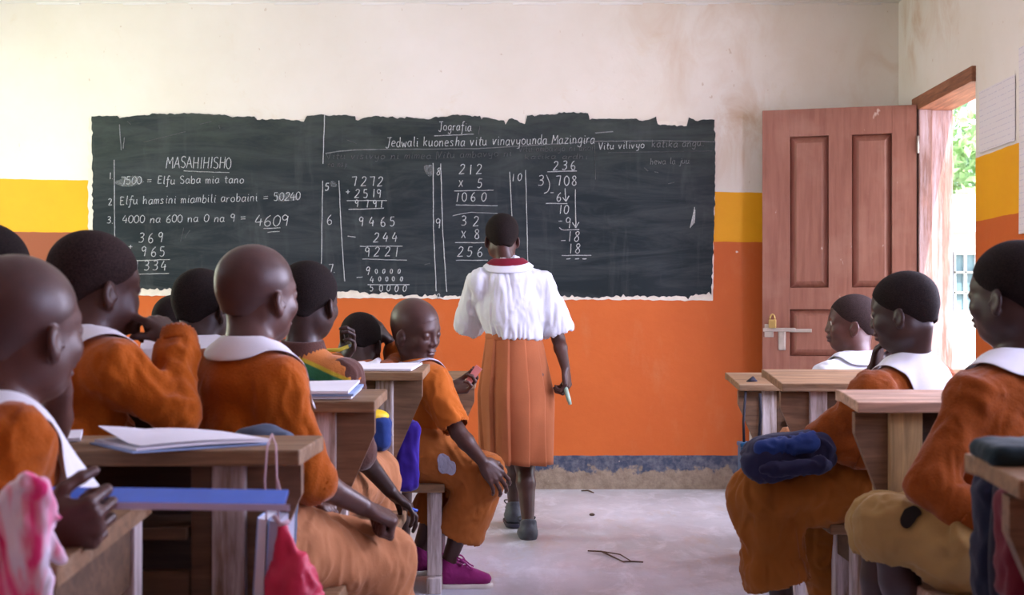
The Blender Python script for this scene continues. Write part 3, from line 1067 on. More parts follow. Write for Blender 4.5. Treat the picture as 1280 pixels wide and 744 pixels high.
Chalk(7).line(143.2, 200, 144, 296, 1.2).line(144, 296, 145, 352, 1.1).build('chalk_marking')
Chalk(8).line(150, 156, 152, 188, 1.5).line(156, 172, 154.5, 186, 1.2).build('chalk_marking', M['chalk_mid'])
Chalk(9).line(406, 144, 404, 205, 1.2).build('chalk_marking')
# middle panel
Chalk(10).text('Jografia', 548, 163.5, 10.5, x1=590, w=1.1).line(543, 170, 592, 168, 1.1).build('chalk_lettering')
Chalk(11).text('Jedwali kuonesha vitu vinavyounda Mazingira', 482, 184, 11.5, x1=744, w=1.15, slope=-0.017).build('chalk_lettering')
c_ = Chalk(12)
c_.line(407, 192, 470, 187, 1.6, -1.5).line(470, 187, 600, 186, 1.2).line(600, 186, 745, 177, 1.2).line(745, 177, 893, 177.5, 1.3, -1.0).line(744, 166.5, 766, 164.5, 1.6)
c_.build('chalk_marking', M['chalk_mid'])
c_ = Chalk(13)
c_.text('Vitu visivyo ni mimea', 408, 199, 8, x1=540, w=1.0).text('Vitu ambavyo ni', 546, 198, 8, x1=640, w=1.0, slope=-0.03).text('Vitu ambavyo ni uhai', 648, 190, 7, x1=742, w=0.9, slope=-0.02).text('na maji', 410, 209, 7, 0.9, 0.9).text('katika ardhi', 655, 199, 6, x1=735, w=0.9)
c_.line(546, 190, 545.5, 200, 0.9).line(743, 178, 744, 225, 1.0).line(760, 191, 890, 189, 1.0)
c_.build('chalk_lettering', M['chalk_faint'])
Chalk(14).text('Vitu vilivyo', 748, 187, 8.5, x1=806, w=1.1, slope=-0.03).build('chalk_lettering')
Chalk(15).text('katika anga.', 814, 184.5, 9, x1=880, w=1.0, slope=-0.02).text('hewa la juu', 812, 206, 7.5, x1=862, w=0.9, slope=-0.03).build('chalk_lettering', M['chalk_mid'])
c_ = Chalk(16)
c_.line(403.5, 226, 402, 336, 1.2).line(424, 226, 426, 275, 1.2).line(426, 275, 431, 352, 1.2)
c_.build('chalk_marking')
c_ = Chalk(17)
c_.text('5', 406, 238, 9, w=1.5)
digits(c_, '7272', (439, 451, 462, 471.5), 232.5, 11.5)
digits(c_, '2519', (443, 454, 464, 470.5), 247.5, 10.5)
c_.text('+', 432.5, 244, 8)
c_.line(434, 251, 484, 251).line(436, 262, 480, 260.5)
digits(c_, '9791', (443, 455.5, 466, 474), 259.5, 9)
c_.build('chalk_lettering')
c_ = Chalk(18)
c_.text('6', 408.5, 281, 12)
digits(c_, '9465', (448, 461, 475.5, 487), 283, 11.5)
digits(c_, '244', (466.5, 478, 489.5), 302.5, 11.5)
c_.line(435, 295.5, 445, 296.5)
c_.line(450, 308, 503.5, 308).line(453, 324, 509, 325.5)
digits(c_, '9221', (456, 467, 481, 492), 320.5, 11.5)
c_.build('chalk_lettering')
c_ = Chalk(19)
c_.text('7.', 409.5, 341, 10.5)
digits(c_, '9', (456,), 344, 10)
digits(c_, '0000', (469, 478, 487.5, 497), 342, 5.5)
digits(c_, '4', (462.5,), 354, 8)
digits(c_, '0000', (473, 482, 490, 500), 351.5, 5.5)
c_.line(446, 347, 453.5, 346.5).line(460, 356, 512, 356)
digits(c_, '50000', (462, 474, 483, 493, 503), 364.5, 8)
c_.build('chalk_lettering')
c_ = Chalk(20)
c_.line(541.5, 204, 542, 290, 1.3).line(542, 290, 545.5, 364, 1.3).line(551, 205, 553.5, 290, 1.3).line(553.5, 290, 558.5, 365, 1.3)
c_.build('chalk_marking')
c_ = Chalk(21)
c_.text('8', 545, 219, 9)
digits(c_, '212', (573.5, 584.5, 595), 218, 12)
c_.text('X', 573, 235, 10)
digits(c_, '5', (596,), 235, 11)
c_.line(568, 239, 617, 238).line(570, 256.5, 622, 257.5)
digits(c_, '1060', (568, 577, 588, 601), 252, 11)
c_.build('chalk_lettering')
c_ = Chalk(22)
c_.text('9', 544, 286, 12)
digits(c_, '32', (576, 591), 282.5, 12)
c_.text('X', 576, 299, 11)
digits(c_, '8', (592.5,), 299, 12)
c_.line(569, 303.5, 612, 303.5).line(570, 325.5, 610, 325.5).line(566, 270, 590, 265.5, 1.1, -0.5).line(590, 265.5, 622, 267, 1.0)
digits(c_, '256', (571.5, 583, 596), 321, 12)
c_.text('0', 546, 373.5, 6)
c_.build('chalk_lettering')
c_ = Chalk(23)
c_.line(637, 215, 641, 290, 1.2).line(657, 213, 660, 335, 1.2)
c_.text('1', 638.5, 227, 9).text('0', 646.5, 226.5, 9)
c_.build('chalk_marking')
c_ = Chalk(24)
digits(c_, '236', (691, 702, 713), 212.5, 11)
c_.line(684, 215, 721, 214)
digits(c_, '3', (672,), 233.5, 13)
digits(c_, '708', (694, 704.5, 714), 232, 12)
c_.stroke(catmull([(683, 219), (687, 230), (685, 239), (680, 242)]))
c_.text('-', 688, 245, 7)
digits(c_, '6', (695,), 251.5, 10.5)
c_.line(706, 236, 707.5, 252).line(703.5, 247, 707.5, 252).line(711, 245, 707.5, 252)
c_.line(682, 254.5, 709, 254.5)
digits(c_, '10', (697, 704), 267.5, 11)
digits(c_, '9', (706,), 285, 13)
c_.text('-', 698, 280.5, 8)
c_.stroke(catmull([(699, 284.5), (703, 287.5), (712, 287.5), (724, 287)]))
c_.line(719, 237, 719.5, 285).line(715.5, 278.5, 719.5, 285).line(723.5, 278, 719.5, 285)
digits(c_, '18', (708, 716.5), 302, 12.5)
c_.text('-', 701, 306, 10)
digits(c_, '18', (709.5, 718), 316.5, 12)
c_.line(702, 319.5, 739, 319.5)
for x in (708, 718.5, 728): c_.line(x, 324, x + 5, 323.5)
c_.build('chalk_lettering')
c_ = Chalk(25)
for q in range(5): c_.line(862.5 + q * 1.3, 285 - q * 1.5, 866.5 + q * 0.5, 259 + 3 * abs(q - 3), 1.3)
c_.build('chalk_marking')
c_ = Chalk(26)
for (a, b, d, e) in ((160, 152, 164, 156), (180, 178, 232, 165), (265, 152, 250, 156), (274, 157, 275, 161), (805, 210, 810, 214), (818, 215, 823, 216), (835, 230, 843, 228), (230, 285, 226, 302), (238, 288, 232, 297), (531, 331, 538, 329), (434, 175, 446, 180), (600, 158, 598, 168)):
    c_.line(a, b, d, e, 1.2)
c_.build('chalk_marking', M['chalk_faint'])

def smudge(cx, cy, rx, ry, seed):
    r = np.random.default_rng(seed)
    ph = r.random(6) * 6.28
    n = 40
    vs = [wp(cx, cy, 0.0036)]
    for k in range(n):
        a = 2 * PI * k / n
        q = 1 + 0.12 * sum(math.sin((j + 2) * a + ph[j]) / (j + 1) for j in range(5))
        vs.append(wp(cx + rx * q * math.cos(a), cy + ry * q * math.sin(a), 0.0034))
    link_mesh('chalk_smudge', vs, [(0, 1 + k, 1 + (k + 1) % n) for k in range(n)], M['smudge'], board)
smudge(163, 227, 17, 6.5, 1)
smudge(358, 247, 13, 6, 2)
smudge(417, 230.5, 4, 4, 3)
smudge(537, 213, 7, 7, 4)

# ------------------------------------------------------------------ papers pinned to the right-hand wall
def wall_sheet(y0, y1, z0, z1, label):
    n = 8
    vs, fs = [], []
    for i in range(n + 1):
        for j in range(n + 1):
            y, z = y0 + (y1 - y0) * i / n, z0 + (z1 - z0) * j / n
            b = 0.004 + 0.004 * abs(math.sin(i * 1.1)) * (j / n - 0.5) ** 2 * 4
            vs.append((XR - b, y, z))
    for i in range(n):
        for j in range(n):
            a = i * (n + 1) + j
            fs.append((a, a + 1, a + n + 2, a + n + 1))
    nn = len(vs)
    vs += [(XR - 0.0005, v[1], v[2]) for v in vs]
    fs += [tuple(nn + q for q in f[::-1]) for f in fs]
    o = link_mesh('wall_paper_sheet', vs, fs, M['sheet'], None, (XR - 0.003, (y0 + y1) / 2, z0))
    tag(o, label, 'paper sheet')
wall_sheet(5.42, 5.84, 1.70, 1.98, 'faded white paper sheet on the side wall above the yellow band, beside the doorway')
wall_sheet(4.95, 5.375, 1.30, 2.08, 'tall white ruled paper sheet on the side wall at the right edge')

# ------------------------------------------------------------------ outside the doorway
structure(MB().box((XR + T + 0.02, -4, -0.2), (30, 60, -0.05)).build('ground', M['earth']))
house = empty('house', (9.0, 21.0, -0.05), 'low white house with a pale tin roof seen through the doorway', 'house')
mb = MB()
hx0, hx1, hy_ = 4.8, 15.0, 20.0
wx0, wx1, wz0, wz1 = 6.62, 7.30, 1.05, 2.0
for a, b, c, d in ((hx0, wx0, -0.05, 2.35), (wx1, hx1, -0.05, 2.35), (wx0, wx1, -0.05, wz0), (wx0, wx1, wz1, 2.35)):
    mb.box((a, hy_, c), (b, hy_ + 0.2, d))
mb.box((hx0, hy_, -0.05), (hx0 + 0.2, hy_ + 4, 2.35)).box((hx0, hy_ + 3.8, -0.05), (hx1, hy_ + 4, 2.35)).box((hx1 - 0.2, hy_, -0.05), (hx1, hy_ + 4, 2.35))
mb.build('house_wall', M['white_wall'], house)
MB().prism([(hx0 - 0.5, hy_ - 0.6, 2.28), (hx0 - 0.5, hy_ + 2.0, 3.02), (hx0 - 0.5, hy_ + 4.6, 2.28), (hx0 - 0.5, hy_ + 4.6, 2.35), (hx0 - 0.5, hy_ + 2.0, 3.10), (hx0 - 0.5, hy_ - 0.6, 2.35)], (hx1 - hx0 + 1, 0, 0)).build('house_roof', M['tin'], house)
fr = MB()
for x in (wx0, wx1 - 0.04): fr.box((x, hy_ - 0.03, wz0), (x + 0.04, hy_ + 0.1, wz1))
for z in (wz0, wz1 - 0.04): fr.box((wx0, hy_ - 0.03, z), (wx1, hy_ + 0.1, z + 0.04))
for k in (1, 2, 3): fr.box((wx0 + (wx1 - wx0) * k / 4 - 0.015, hy_ - 0.02, wz0), (wx0 + (wx1 - wx0) * k / 4 + 0.015, hy_ + 0.06, wz1))
for k in (1, 2): fr.box((wx0, hy_ - 0.02, wz0 + (wz1 - wz0) * k / 3 - 0.015), (wx1, hy_ + 0.06, wz0 + (wz1 - wz0) * k / 3 + 0.015))
fr.build('house_window_frame', M['window_paint'], house)
MB().box((wx0, hy_ + 0.07, wz0), (wx1, hy_ + 0.09, wz1)).build('house_window_pane', M['glass_blue'], house)
MB().box((wx0 - 0.01, hy_ - 0.05, wz0), (wx0 + 0.14, hy_ - 0.02, wz1)).build('shutter', M['shutter'], house)

def tree(x, y, h, r, seed, leaf, label, nleaf=2600):
    rr = np.random.default_rng(seed)
    t = empty('tree', (x, y, -0.05), label, 'tree', None)
    mb = MB()
    mb.tube([(x, y, -0.05), (x + 0.1, y, h * 0.3), (x - 0.05, y + 0.1, h * 0.6)], [0.16, 0.12, 0.06], 8)
    clumps = []
    for k in range(26):
        d = nrm(rr.normal(size=3)) * r * rr.random() ** 0.4
        c = V(x, y, h * 0.66) + d * V(1, 1, 1.15)
        clumps.append((c, r * (0.22 + 0.2 * rr.random())))
        if k < 10:
            mb.tube([(x, y, h * (0.3 + 0.03 * k)), tuple((V(x, y, h * 0.6) + c) / 2), tuple(c)], [0.05, 0.03, 0.012], 5)
    mb.build('trunk', M['bark'], t)
    vs, fs = [], []
    for k in range(nleaf):
        c, q = clumps[rr.integers(len(clumps))]
        p = c + nrm(rr.normal(size=3)) * q * rr.random() ** 0.35
        u = nrm(rr.normal(size=3))
        w = nrm(np.cross(u, rr.normal(size=3)))
        L, B = 0.13 + 0.09 * rr.random(), 0.05 + 0.03 * rr.random()
        n = len(vs)
        vs += [p - u * L, p + w * B + np.cross(u, w) * 0.02, p + u * L, p - w * B + np.cross(u, w) * 0.02]
        fs.append((n, n + 1, n + 2, n + 3))
    o = link_mesh('foliage', vs, fs, leaf, t)
    o['kind'] = 'stuff'
tree(8.0, 26.0, 6.2, 1.9, 3, M['leaf_light'], 'tall light green tree behind the white house roof')
tree(10.2, 30.0, 7.5, 2.3, 5, M['leaf_dark'], 'darker green tree farther behind the light green tree, seen through the doorway')

# ------------------------------------------------------------------ school desks: sloping top, shelf, legs, brackets, and the bench fixed on behind
SL = 0.10                                    # slope of the desk tops
DESKS = {}
def desk(key, label, xin, side, yn, h, length, depth=0.32, bench_z=0.385, bench=(0.50, 0.22), pale=False, group=None, leg_in=0.095, slope=0.10, seat_in=0.03):
    SL = slope
    xo = xin + side * length
    t = empty('school_desk', ((xin + xo) / 2, yn + depth / 2, 0), label, 'school desk', group)
    top_m = M['wood_pale_top'] if pale else M['wood_top']
    leg_m = M['wood_pale'] if pale else M['wood_leg']
    ang = math.atan(SL)
    R = Matrix.Translation((0, yn, h)) @ Matrix.Rotation(ang, 4, 'X')
    mb = MB()
    mb.box((min(xin, xo), 0, -0.026), (max(xin, xo), depth, 0), 0.004, R)
    mb.build('desktop', top_m, t)
    # flat pen rail along the far edge
    zf = h + SL * depth
    MB().box((min(xin, xo) + 0.005, yn + depth - 0.002, zf - 0.03), (max(xin, xo) - 0.005, yn + depth + 0.05, zf - 0.002), 0.003).build('pen_rail', M['wood_top'] if not pale else M['wood_pale_top'], t)
    for e, xe in enumerate((xin, xo)):
        s = side if e == 0 else -side            # direction into the desk
        a = xe + s * leg_in
        def xr(u, v): return (min(xe + s * u, xe + s * v), max(xe + s * u, xe + s * v))
        for yy, w in ((yn + 0.035, 0.07), (yn + depth - 0.06, 0.06)):
            zt = h + SL * (yy - yn) - 0.027
            x0, x1 = xr(leg_in, leg_in + (0.080 if pale else 0.055))
            MB().box((x0, yy, 0.0), (x1, yy + w, zt), 0.004).build('leg', leg_m, t)
            x0, x1 = xr(leg_in + 0.056, leg_in + 0.092)
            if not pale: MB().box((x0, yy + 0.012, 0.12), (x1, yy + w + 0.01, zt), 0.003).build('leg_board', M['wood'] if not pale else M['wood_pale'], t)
        # bracket plank under the overhang
        zt = h - 0.03
        yb = yn + 0.05
        pts = [(xe + s * leg_in, yb, zt), (xe + s * 0.006, yb, zt), (xe + s * 0.006, yb, zt - 0.05), (xe + s * leg_in, yb, zt - 0.255)]
        MB().prism(pts, (0, 0.026, 0.0025)).build('bracket', M['wood_bracket'], t)
        # floor runner joining desk and bench
        x0, x1 = xr(leg_in, leg_in + 0.05)
        MB().box((x0, yn - bench[0] - 0.02, 0.0), (x1, yn + 0.034, 0.055), 0.004).build('floor_runner', leg_m, t)
        # bench legs
        for yy in (yn - bench[0] + 0.015, yn - bench[1] - 0.065):
            MB().box((x0, yy, 0.056), (x1, yy + 0.05, bench_z - 0.03), 0.004).build('bench_leg', leg_m, t)
        MB().box((x0 + 0.006, yn - bench[0] + 0.066, bench_z - 0.12), (x1 - 0.006, yn - bench[1] - 0.066, bench_z - 0.03), 0.002).build('bench_brace', M['wood'], t)
    lo, hi = min(xin, xo), max(xin, xo)
    # shelf under the top, and the board that closes the far side
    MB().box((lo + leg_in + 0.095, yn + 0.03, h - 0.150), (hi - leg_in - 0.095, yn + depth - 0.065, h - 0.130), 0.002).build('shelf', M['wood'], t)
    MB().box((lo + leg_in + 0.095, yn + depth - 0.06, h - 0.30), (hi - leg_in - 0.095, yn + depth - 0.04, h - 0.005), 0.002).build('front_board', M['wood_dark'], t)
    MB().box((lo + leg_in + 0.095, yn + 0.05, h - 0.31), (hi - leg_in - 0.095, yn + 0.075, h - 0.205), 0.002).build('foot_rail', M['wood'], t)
    MB().box((lo + seat_in, yn - bench[0], bench_z - 0.03), (hi - seat_in, yn - bench[1], bench_z), 0.005).build('bench_seat', top_m, t)
    DESKS[key] = (yn, h, depth, slope)
    return t

def dz(key, y):
    yn, h, d, sl = DESKS[key]
    return h + sl * (y - yn)

desk('L2', 'brown wooden desk nearest the camera on the left, crimson bag hanging at its end', -0.355, -1, 2.06, 0.730, 1.60, depth=0.24, slope=0.0)
desk('L3', 'brown wooden desk second from the camera on the left, small book stack at its end', -0.335, -1, 2.95, 0.752, 1.62, depth=0.28, slope=0.045)
desk('L4', 'brown wooden desk third from the camera on the left, thin booklet on top', -0.300, -1, 3.95, 0.778, 1.72, slope=0.05)
desk('L5', 'brown wooden desk farthest away on the left, behind the boy in purple sneakers', -0.175, -1, 5.02, 0.695, 1.85, bench_z=0.375, bench=(0.62, 0.30), seat_in=0.085)
desk('R3', 'wooden desk nearest the camera on the right, dark pouch on top', 0.640, 1, 1.64, 0.735, 1.3, depth=0.17, slope=0.08)
desk('R2', 'pale wooden desk with reddish top, second from the camera on the right', 0.800, 1, 3.03, 0.745, 1.22, depth=0.19, pale=True, leg_in=0.085)
desk('R1', 'wooden desk third from the camera on the right, nearer than the white-shirted boy', 0.815, 1, 3.98, 0.742, 1.22)
desk('R0', 'low wooden desk farthest away on the right, teal box hanging from its end', 0.832, 1, 4.86, 0.695, 1.2, bench=(0.45, 0.18))

# a narrow bench board at the very front left, with its end block
nb = empty('narrow_bench', (-0.66, 1.72, 0), 'narrow wooden bench board in the lower left corner beneath the hand holding the ruler', 'bench')
MB().prism([(-0.672, 1.61, 0.602), (-0.583, 1.61, 0.602), (-0.572, 1.99, 0.640), (-0.690, 1.99, 0.640)], (0, 0, 0.028)).build('bench_seat', M['wood_top'], nb)
MB().box((-0.680, 1.935, 0.45), (-0.582, 1.975, 0.636), 0.004).build('end_block', M['wood_leg'], nb)
MB().prism([(-0.592, 1.63, 0.50), (-0.588, 1.93, 0.54), (-0.588, 1.93, 0.636), (-0.592, 1.63, 0.603)], (-0.02, 0, 0)).build('side_board', M['wood'], nb)
for y in (1.63, 1.885):
    for x in (-0.668, -0.632):
        MB().box((x, y, 0.386 if y < 1.7 else 0.0), (x + 0.030, y + 0.045, 0.60 if y < 1.7 else 0.628), 0.003).build('leg', M['wood_leg'], nb)

# ------------------------------------------------------------------ books and papers
def page_grid(cx, cy, w, d, rot, zf, lift, n=14):
    """sheet lying on a surface z=zf(y); lift(u,v) raises it; u,v in 0..1"""
    c, s = math.cos(rot), math.sin(rot)
    vs, fs = [], []
    for i in range(n + 1):
        for j in range(n + 1):
            u, v = i / n, j / n
            x, y = (u - 0.5) * w, (v - 0.5) * d
            X, Y = cx + c * x - s * y, cy + s * x + c * y
            vs.append((X, Y, zf(Y) + lift(u, v)))
    for i in range(n):
        for j in range(n):
            a = i * (n + 1) + j
            fs.append((a, a + n + 1, a + n + 2, a + 1))
    return vs, fs

def slab(cx, cy, w, d, rot, zf, lift, th, name, mat, parent=None, base=None):
    vs, fs = page_grid(cx, cy, w, d, rot, zf, lift)
    n = len(vs)
    nn = int(round(math.sqrt(n))) 
    vs2 = vs + [(v[0], v[1], v[2] - th) for v in vs]
    fs2 = list(fs) + [tuple(n + q for q in f[::-1]) for f in fs]
    rim = [i * nn for i in range(nn)] + [(nn - 1) * nn + j for j in range(1, nn)] + [i * nn + nn - 1 for i in range(nn - 2, -1, -1)] + [j for j in range(nn - 2, 0, -1)]
    for a, b in zip(rim, rim[1:] + rim[:1]):
        fs2.append((a, n + a, n + b, b))
    o = link_mesh(name, vs2, fs2, mat, parent, base, smooth=False)
    return o

def open_book(key, cx, cy, w, d, rot, label, dogear=0.02):
    zf = lambda y: dz(key, y)
    t = empty('exercise_book', (cx, cy, dz(key, cy)), label, 'exercise book')
    slab(cx, cy, w * 1.02, d * 1.02, rot, zf, lambda u, v: 0.003 + 0.0015 * abs(u - 0.5), 0.0022, 'cover', M['blue_cover'], t)
    for k, (uo, sg) in enumerate(((-0.25, -1), (0.25, 1))):
        c, s = math.cos(rot), math.sin(rot)
        f = (lambda u, v, sg=sg: 0.010 + 0.020 * math.sin(PI * (u if sg > 0 else 1 - u) ** 0.55) * (0.8 + 0.2 * v) + 0.012 * max(0, (u if sg > 0 else 1 - u) - 0.8) * 5 * max(0, 0.4 - v))
        slab(cx + c * uo * w, cy + s * uo * w, w * 0.49, d * 0.98, rot, zf, f, 0.006, 'page', M['paper'] if sg < 0 else M['paper'], t)
    return t
# open book on the nearest desk
eb = empty('exercise_book', (-0.569, 2.206, dz('L2', 2.2)), 'white exercise book with a blue cover lying askew on the nearest left desk', 'exercise book')
zf2 = lambda y: dz('L2', y)
slab(-0.572, 2.150, 0.235, 0.195, 0.66, zf2, lambda u, v: 0.0035 + 0.002 * u * v, 0.0025, 'cover', M['blue_cover'], eb)
slab(-0.569, 2.153, 0.228, 0.190, 0.66, zf2, lambda u, v: 0.0085 + 0.003 * math.sin(3 * u), 0.0045, 'page_block', M['paper'], eb)
slab(-0.565, 2.156, 0.226, 0.188, 0.66, zf2, lambda u, v: 0.0100 + 0.012 * math.sin(PI * min(1, 0.15 + u * 0.85)) * (0.4 + 0.6 * v) + 0.016 * max(0, 0.35 - u) * max(0, v - 0.3) * 4, 0.001, 'page', M['paper'], eb)

def book_stack(key, cx, cy, w, d, rot, n, label, name='exercise_book', mats=None):
    zf = lambda y: dz(key, y)
    t = empty(name, (cx, cy, dz(key, cy)), label, 'exercise book')
    z = 0.0015
    for k in range(n):
        th = 0.006
        m = (mats or ['paper', 'blue_cover'])[k % 2]
        slab(cx + 0.006 * math.sin(k * 2.1), cy + 0.004 * math.cos(k * 1.7), w, d, rot + 0.03 * math.sin(k * 3), zf, lambda u, v, z=z, th=th, k=k: z + th + 0.004 * (k == n - 1) * u * v, th, 'page_block' if m != 'blue_cover' else 'cover', M[m], t)
        z += th + 0.0008
    return t
book_stack('L3', W(394, 490, 3.1)[0], 3.10, 0.20, 0.24, 0.02, 3, 'white topped closed exercise book at the end of the second left desk', mats=['paper', 'blue_cover'])
book_stack('L4', W(488, 460, 4.08)[0], 4.08, 0.17, 0.20, -0.1, 1, 'thin white booklet on the third left desk beside the boy in purple sneakers', mats=['paper', 'paper'])
book_stack('L4', W(446, 460, 4.1)[0] - 0.02, 4.13, 0.12, 0.17, 0.35, 1, 'small loose white paper left of the thin booklet on the third left desk', name='paper_sheet', mats=['paper', 'paper'])
book_stack('L2', W(66, 548, 2.25)[0], 2.24, 0.10, 0.13, 0.3, 1, 'folded white paper under the elbow on the nearest left desk', name='folded_paper', mats=['paper', 'paper'])
# small carton standing on the second desk
ct = W(194, 470, 3.08)
cb = empty('paper_carton', (ct[0], 3.08, dz('L3', 3.08)), 'small white carton with a red mark standing on the second left desk', 'carton')
z0 = dz('L3', 3.0) + 0.012
mb = MB().box((ct[0] - 0.030, 3.055, z0), (ct[0] + 0.030, 3.105, z0 + 0.105), 0.003)
mb.prism([(ct[0] - 0.030, 3.055, z0 + 0.105), (ct[0] - 0.030, 3.105, z0 + 0.105), (ct[0] - 0.030, 3.08, z0 + 0.135)], (0.06, 0, 0))
mb.build('carton_body', M['paper'], cb)
mb = MB()
mb.tube([(ct[0] - 0.012, 3.0555, z0 + 0.062), (ct[0] - 0.012, 3.0535, z0 + 0.062)], 0.013, 16)
mb.build('red_mark', M['red_bag'], cb)

# ------------------------------------------------------------------ ruler held in the lower left
RZ = 1.74
a, b = W(38, 622, RZ), W(357, 626, RZ + 0.02)
ru = empty('ruler', (a + b) / 2, 'long blue ruler held level by the nearest boy on the left', 'ruler')
d = nrm(b - a)
nn = nrm(np.cross(V(0, 1, 0.42), d)) 
wv = nrm(V(0, 1, 0.48))
upv = nrm(np.cross(d, wv))
if upv[2] < 0: upv = -upv
prof = [(-0.030, -0.0015), (0.016, -0.0015), (0.016, 0.0015), (-0.018, 0.002), (-0.030, 0.0)]
hw = 0.024
MB().prism([a - wv * 0.012 - upv * 0.002, a + wv * hw - upv * 0.002, a + wv * hw + upv * 0.002, a - wv * 0.012 + upv * 0.002], b - a).build('ruler_blade', M['ruler'], ru)
MB().prism([a - wv * 0.0125 - upv * 0.009, a - wv * 0.012 - upv * 0.002, a - wv * 0.012 + upv * 0.002, a - wv * 0.016 - upv * 0.006], (b - a) + d * 0.007).build('bevelled_edge', M['ruler_edge'], ru)

# ------------------------------------------------------------------ bags
def rotm(rx=0, ry=0, rz=0):
    return np.array(Matrix.Rotation(rz, 3, 'Z') @ Matrix.Rotation(ry, 3, 'Y') @ Matrix.Rotation(rx, 3, 'X'))

def fmesh(F, res, name, mat, parent=None, base=None, wr=None, rel=1, **kw):
    P, Q = F.mesh(res)
    if rel: P = relax(P, Q, rel)
    if wr: P = wrinkle(P, Q, *wr)
    return link_mesh(name, P, Q, mat, parent, base, smooth=True, **kw)

# crimson drawstring bag and the books beside it, hung from the end of the nearest desk
X0 = -0.345
zt = dz('L2', 2.06)
bag = empty('drawstring_bag', (X0, 2.0, 0.35), 'crimson cloth bag hanging from the end of the nearest left desk', 'bag')
F = Field()
bx = W(352, 655, 1.99)
F.cone(bx + V(0.004, 0, -0.008), W(366, 744, 1.99), 0.010, 0.034, 0.03, flat=(V(0, 1, 0), 0.75))
F.cone(W(366, 730, 1.99), W(374, 800, 1.99), 0.036, 0.046, 0.03, flat=(V(0, 1, 0), 0.75))
fmesh(F, 0.005, 'bag_body', M['red_bag'], bag, wr=(0.0075, 42, (1.2, 1, 0.4), 3))
mb = MB()
for px0, px1 in ((334, 331), (345, 346)):
    mb.tube([W(340, 549, 2.13) + V(0, 0, 0.008), W((px0 + 340) / 2, 551, 2.06), W(px0, 557, 2.035), W(px1, 600, 2.02), W(px1 + 2, 652, 2.0)], 0.0016, 6)
mb.build('drawstring', M['string'], bag)
mb = MB()
mb.tube([W(356, 638, 2.0), W(352, 620, 2.01), W(347, 600, 2.02)], 0.0015, 6)
mb.tube([bx + V(-0.012, 0, 0.012), bx + V(0, -0.008, 0.0), bx + V(0.012, 0, 0.004)], 0.004, 6)
mb.build('knot', M['string'], bag)
for k, (pa, pb, m, lab) in enumerate(((318, 328, 'paper', 'white exercise book hanging edge-on, leftmost beside the crimson bag'), (332, 343, 'lining', 'greyish exercise book hanging edge-on between the white one and the crimson bag'))):
    t = empty('exercise_book', W((pa + pb) / 2, 744, 2.02) - V(0, 0, 0.10), lab, 'exercise book')
    lean = 0.004 * (1 - k)
    pts = [W(pa + 5, 648 + 3 * k, 2.02), W(pb + 5, 650 + 2 * k, 2.02), W(pb - 2, 830, 2.02), W(pa - 6, 830, 2.02)]
    MB().prism(pts, (0, 0.15, 0.0)).build('page_block', M[m], t)
    pts2 = [W(pa + 3.6, 647 + 3 * k, 2.018), W(pa + 4.8, 647 + 3 * k, 2.018), W(pa - 6.2, 831, 2.018), W(pa - 7.6, 831, 2.018)]
    MB().prism(pts2, (0, 0.156, 0.0)).build('cover', M['blue_cover'], t)

def satchel(name, label, c, half, R, mat, strap=None, flap=None, smat='dark_cord', wr=(0.006, 16, (1, 1, 1), 1), extra=None, rad=0.035, res=0.007):
    t = empty(name, np.array(c) - V(0, 0, half[2]), label, 'bag')
    F = Field().box(c, half, R, rad, 0.02)
    if extra:
        for (oc, orr) in extra: F.ell(np.array(c) + R @ np.array(oc), orr, R, 0.03)
    fmesh(F, res, 'bag_body', M[mat], t, wr=wr)
    if flap:
        F = Field().box(np.array(c) + R @ np.array(flap[0]), flap[1], R, 0.018, 0.02)
        fmesh(F, res, 'flap', M[flap[2]], t, wr=wr)
    if strap:
        MB().tube(catmull(strap, 6), 0.008, 8).build('strap', M[smat], t)
    return t

# grey-blue pack on the bench behind the second boy
c = V(W(322, 0, 2.42)[0], 2.478, 0.563)
satchel('backpack', 'grey-blue backpack standing behind the boy on the second left bench', c, V(0.062, 0.035, 0.162), rotm(), 'grey_blue', extra=[((0, 0, 0.09), (0.066, 0.035, 0.08))], rad=0.03)
# blue lunch bag with a yellow lid hung from the third desk
c = W(466, 541, 3.88)
t = empty('lunch_bag', c - V(0, 0, 0.05), 'blue lunch bag with a yellow lid below the third left desk', 'bag')
fmesh(Field().box(c, V(0.055, 0.045, 0.055), rotm(), 0.028), 0.006, 'bag_body', M['blue_bag'], t, wr=(0.003, 30))
fmesh(Field().ell(c + V(0, 0, 0.050), V(0.050, 0.042, 0.022)), 0.006, 'lid', M['yellow'], t)
MB().tube(catmull([c + V(-0.04, 0, 0.05), c + V(-0.03, 0.02, 0.12), V(c[0], 3.99, 0.61)], 6), 0.006, 6).build('strap', M['dark_cord'], t)
# violet cloth satchel
c = W(511, 570, 4.10)
satchel('satchel', 'violet cloth satchel hanging beside the leg of the third left desk', c, V(0.036, 0.03, 0.112), rotm(0, 0.05, 0), 'purple', strap=[c + V(-0.02, 0, 0.11), c + V(-0.02, 0.0, 0.17), V(c[0] - 0.03, 4.10, 0.755)], wr=(0.007, 28, (1.5, 1, 0.5), 4), rad=0.025)
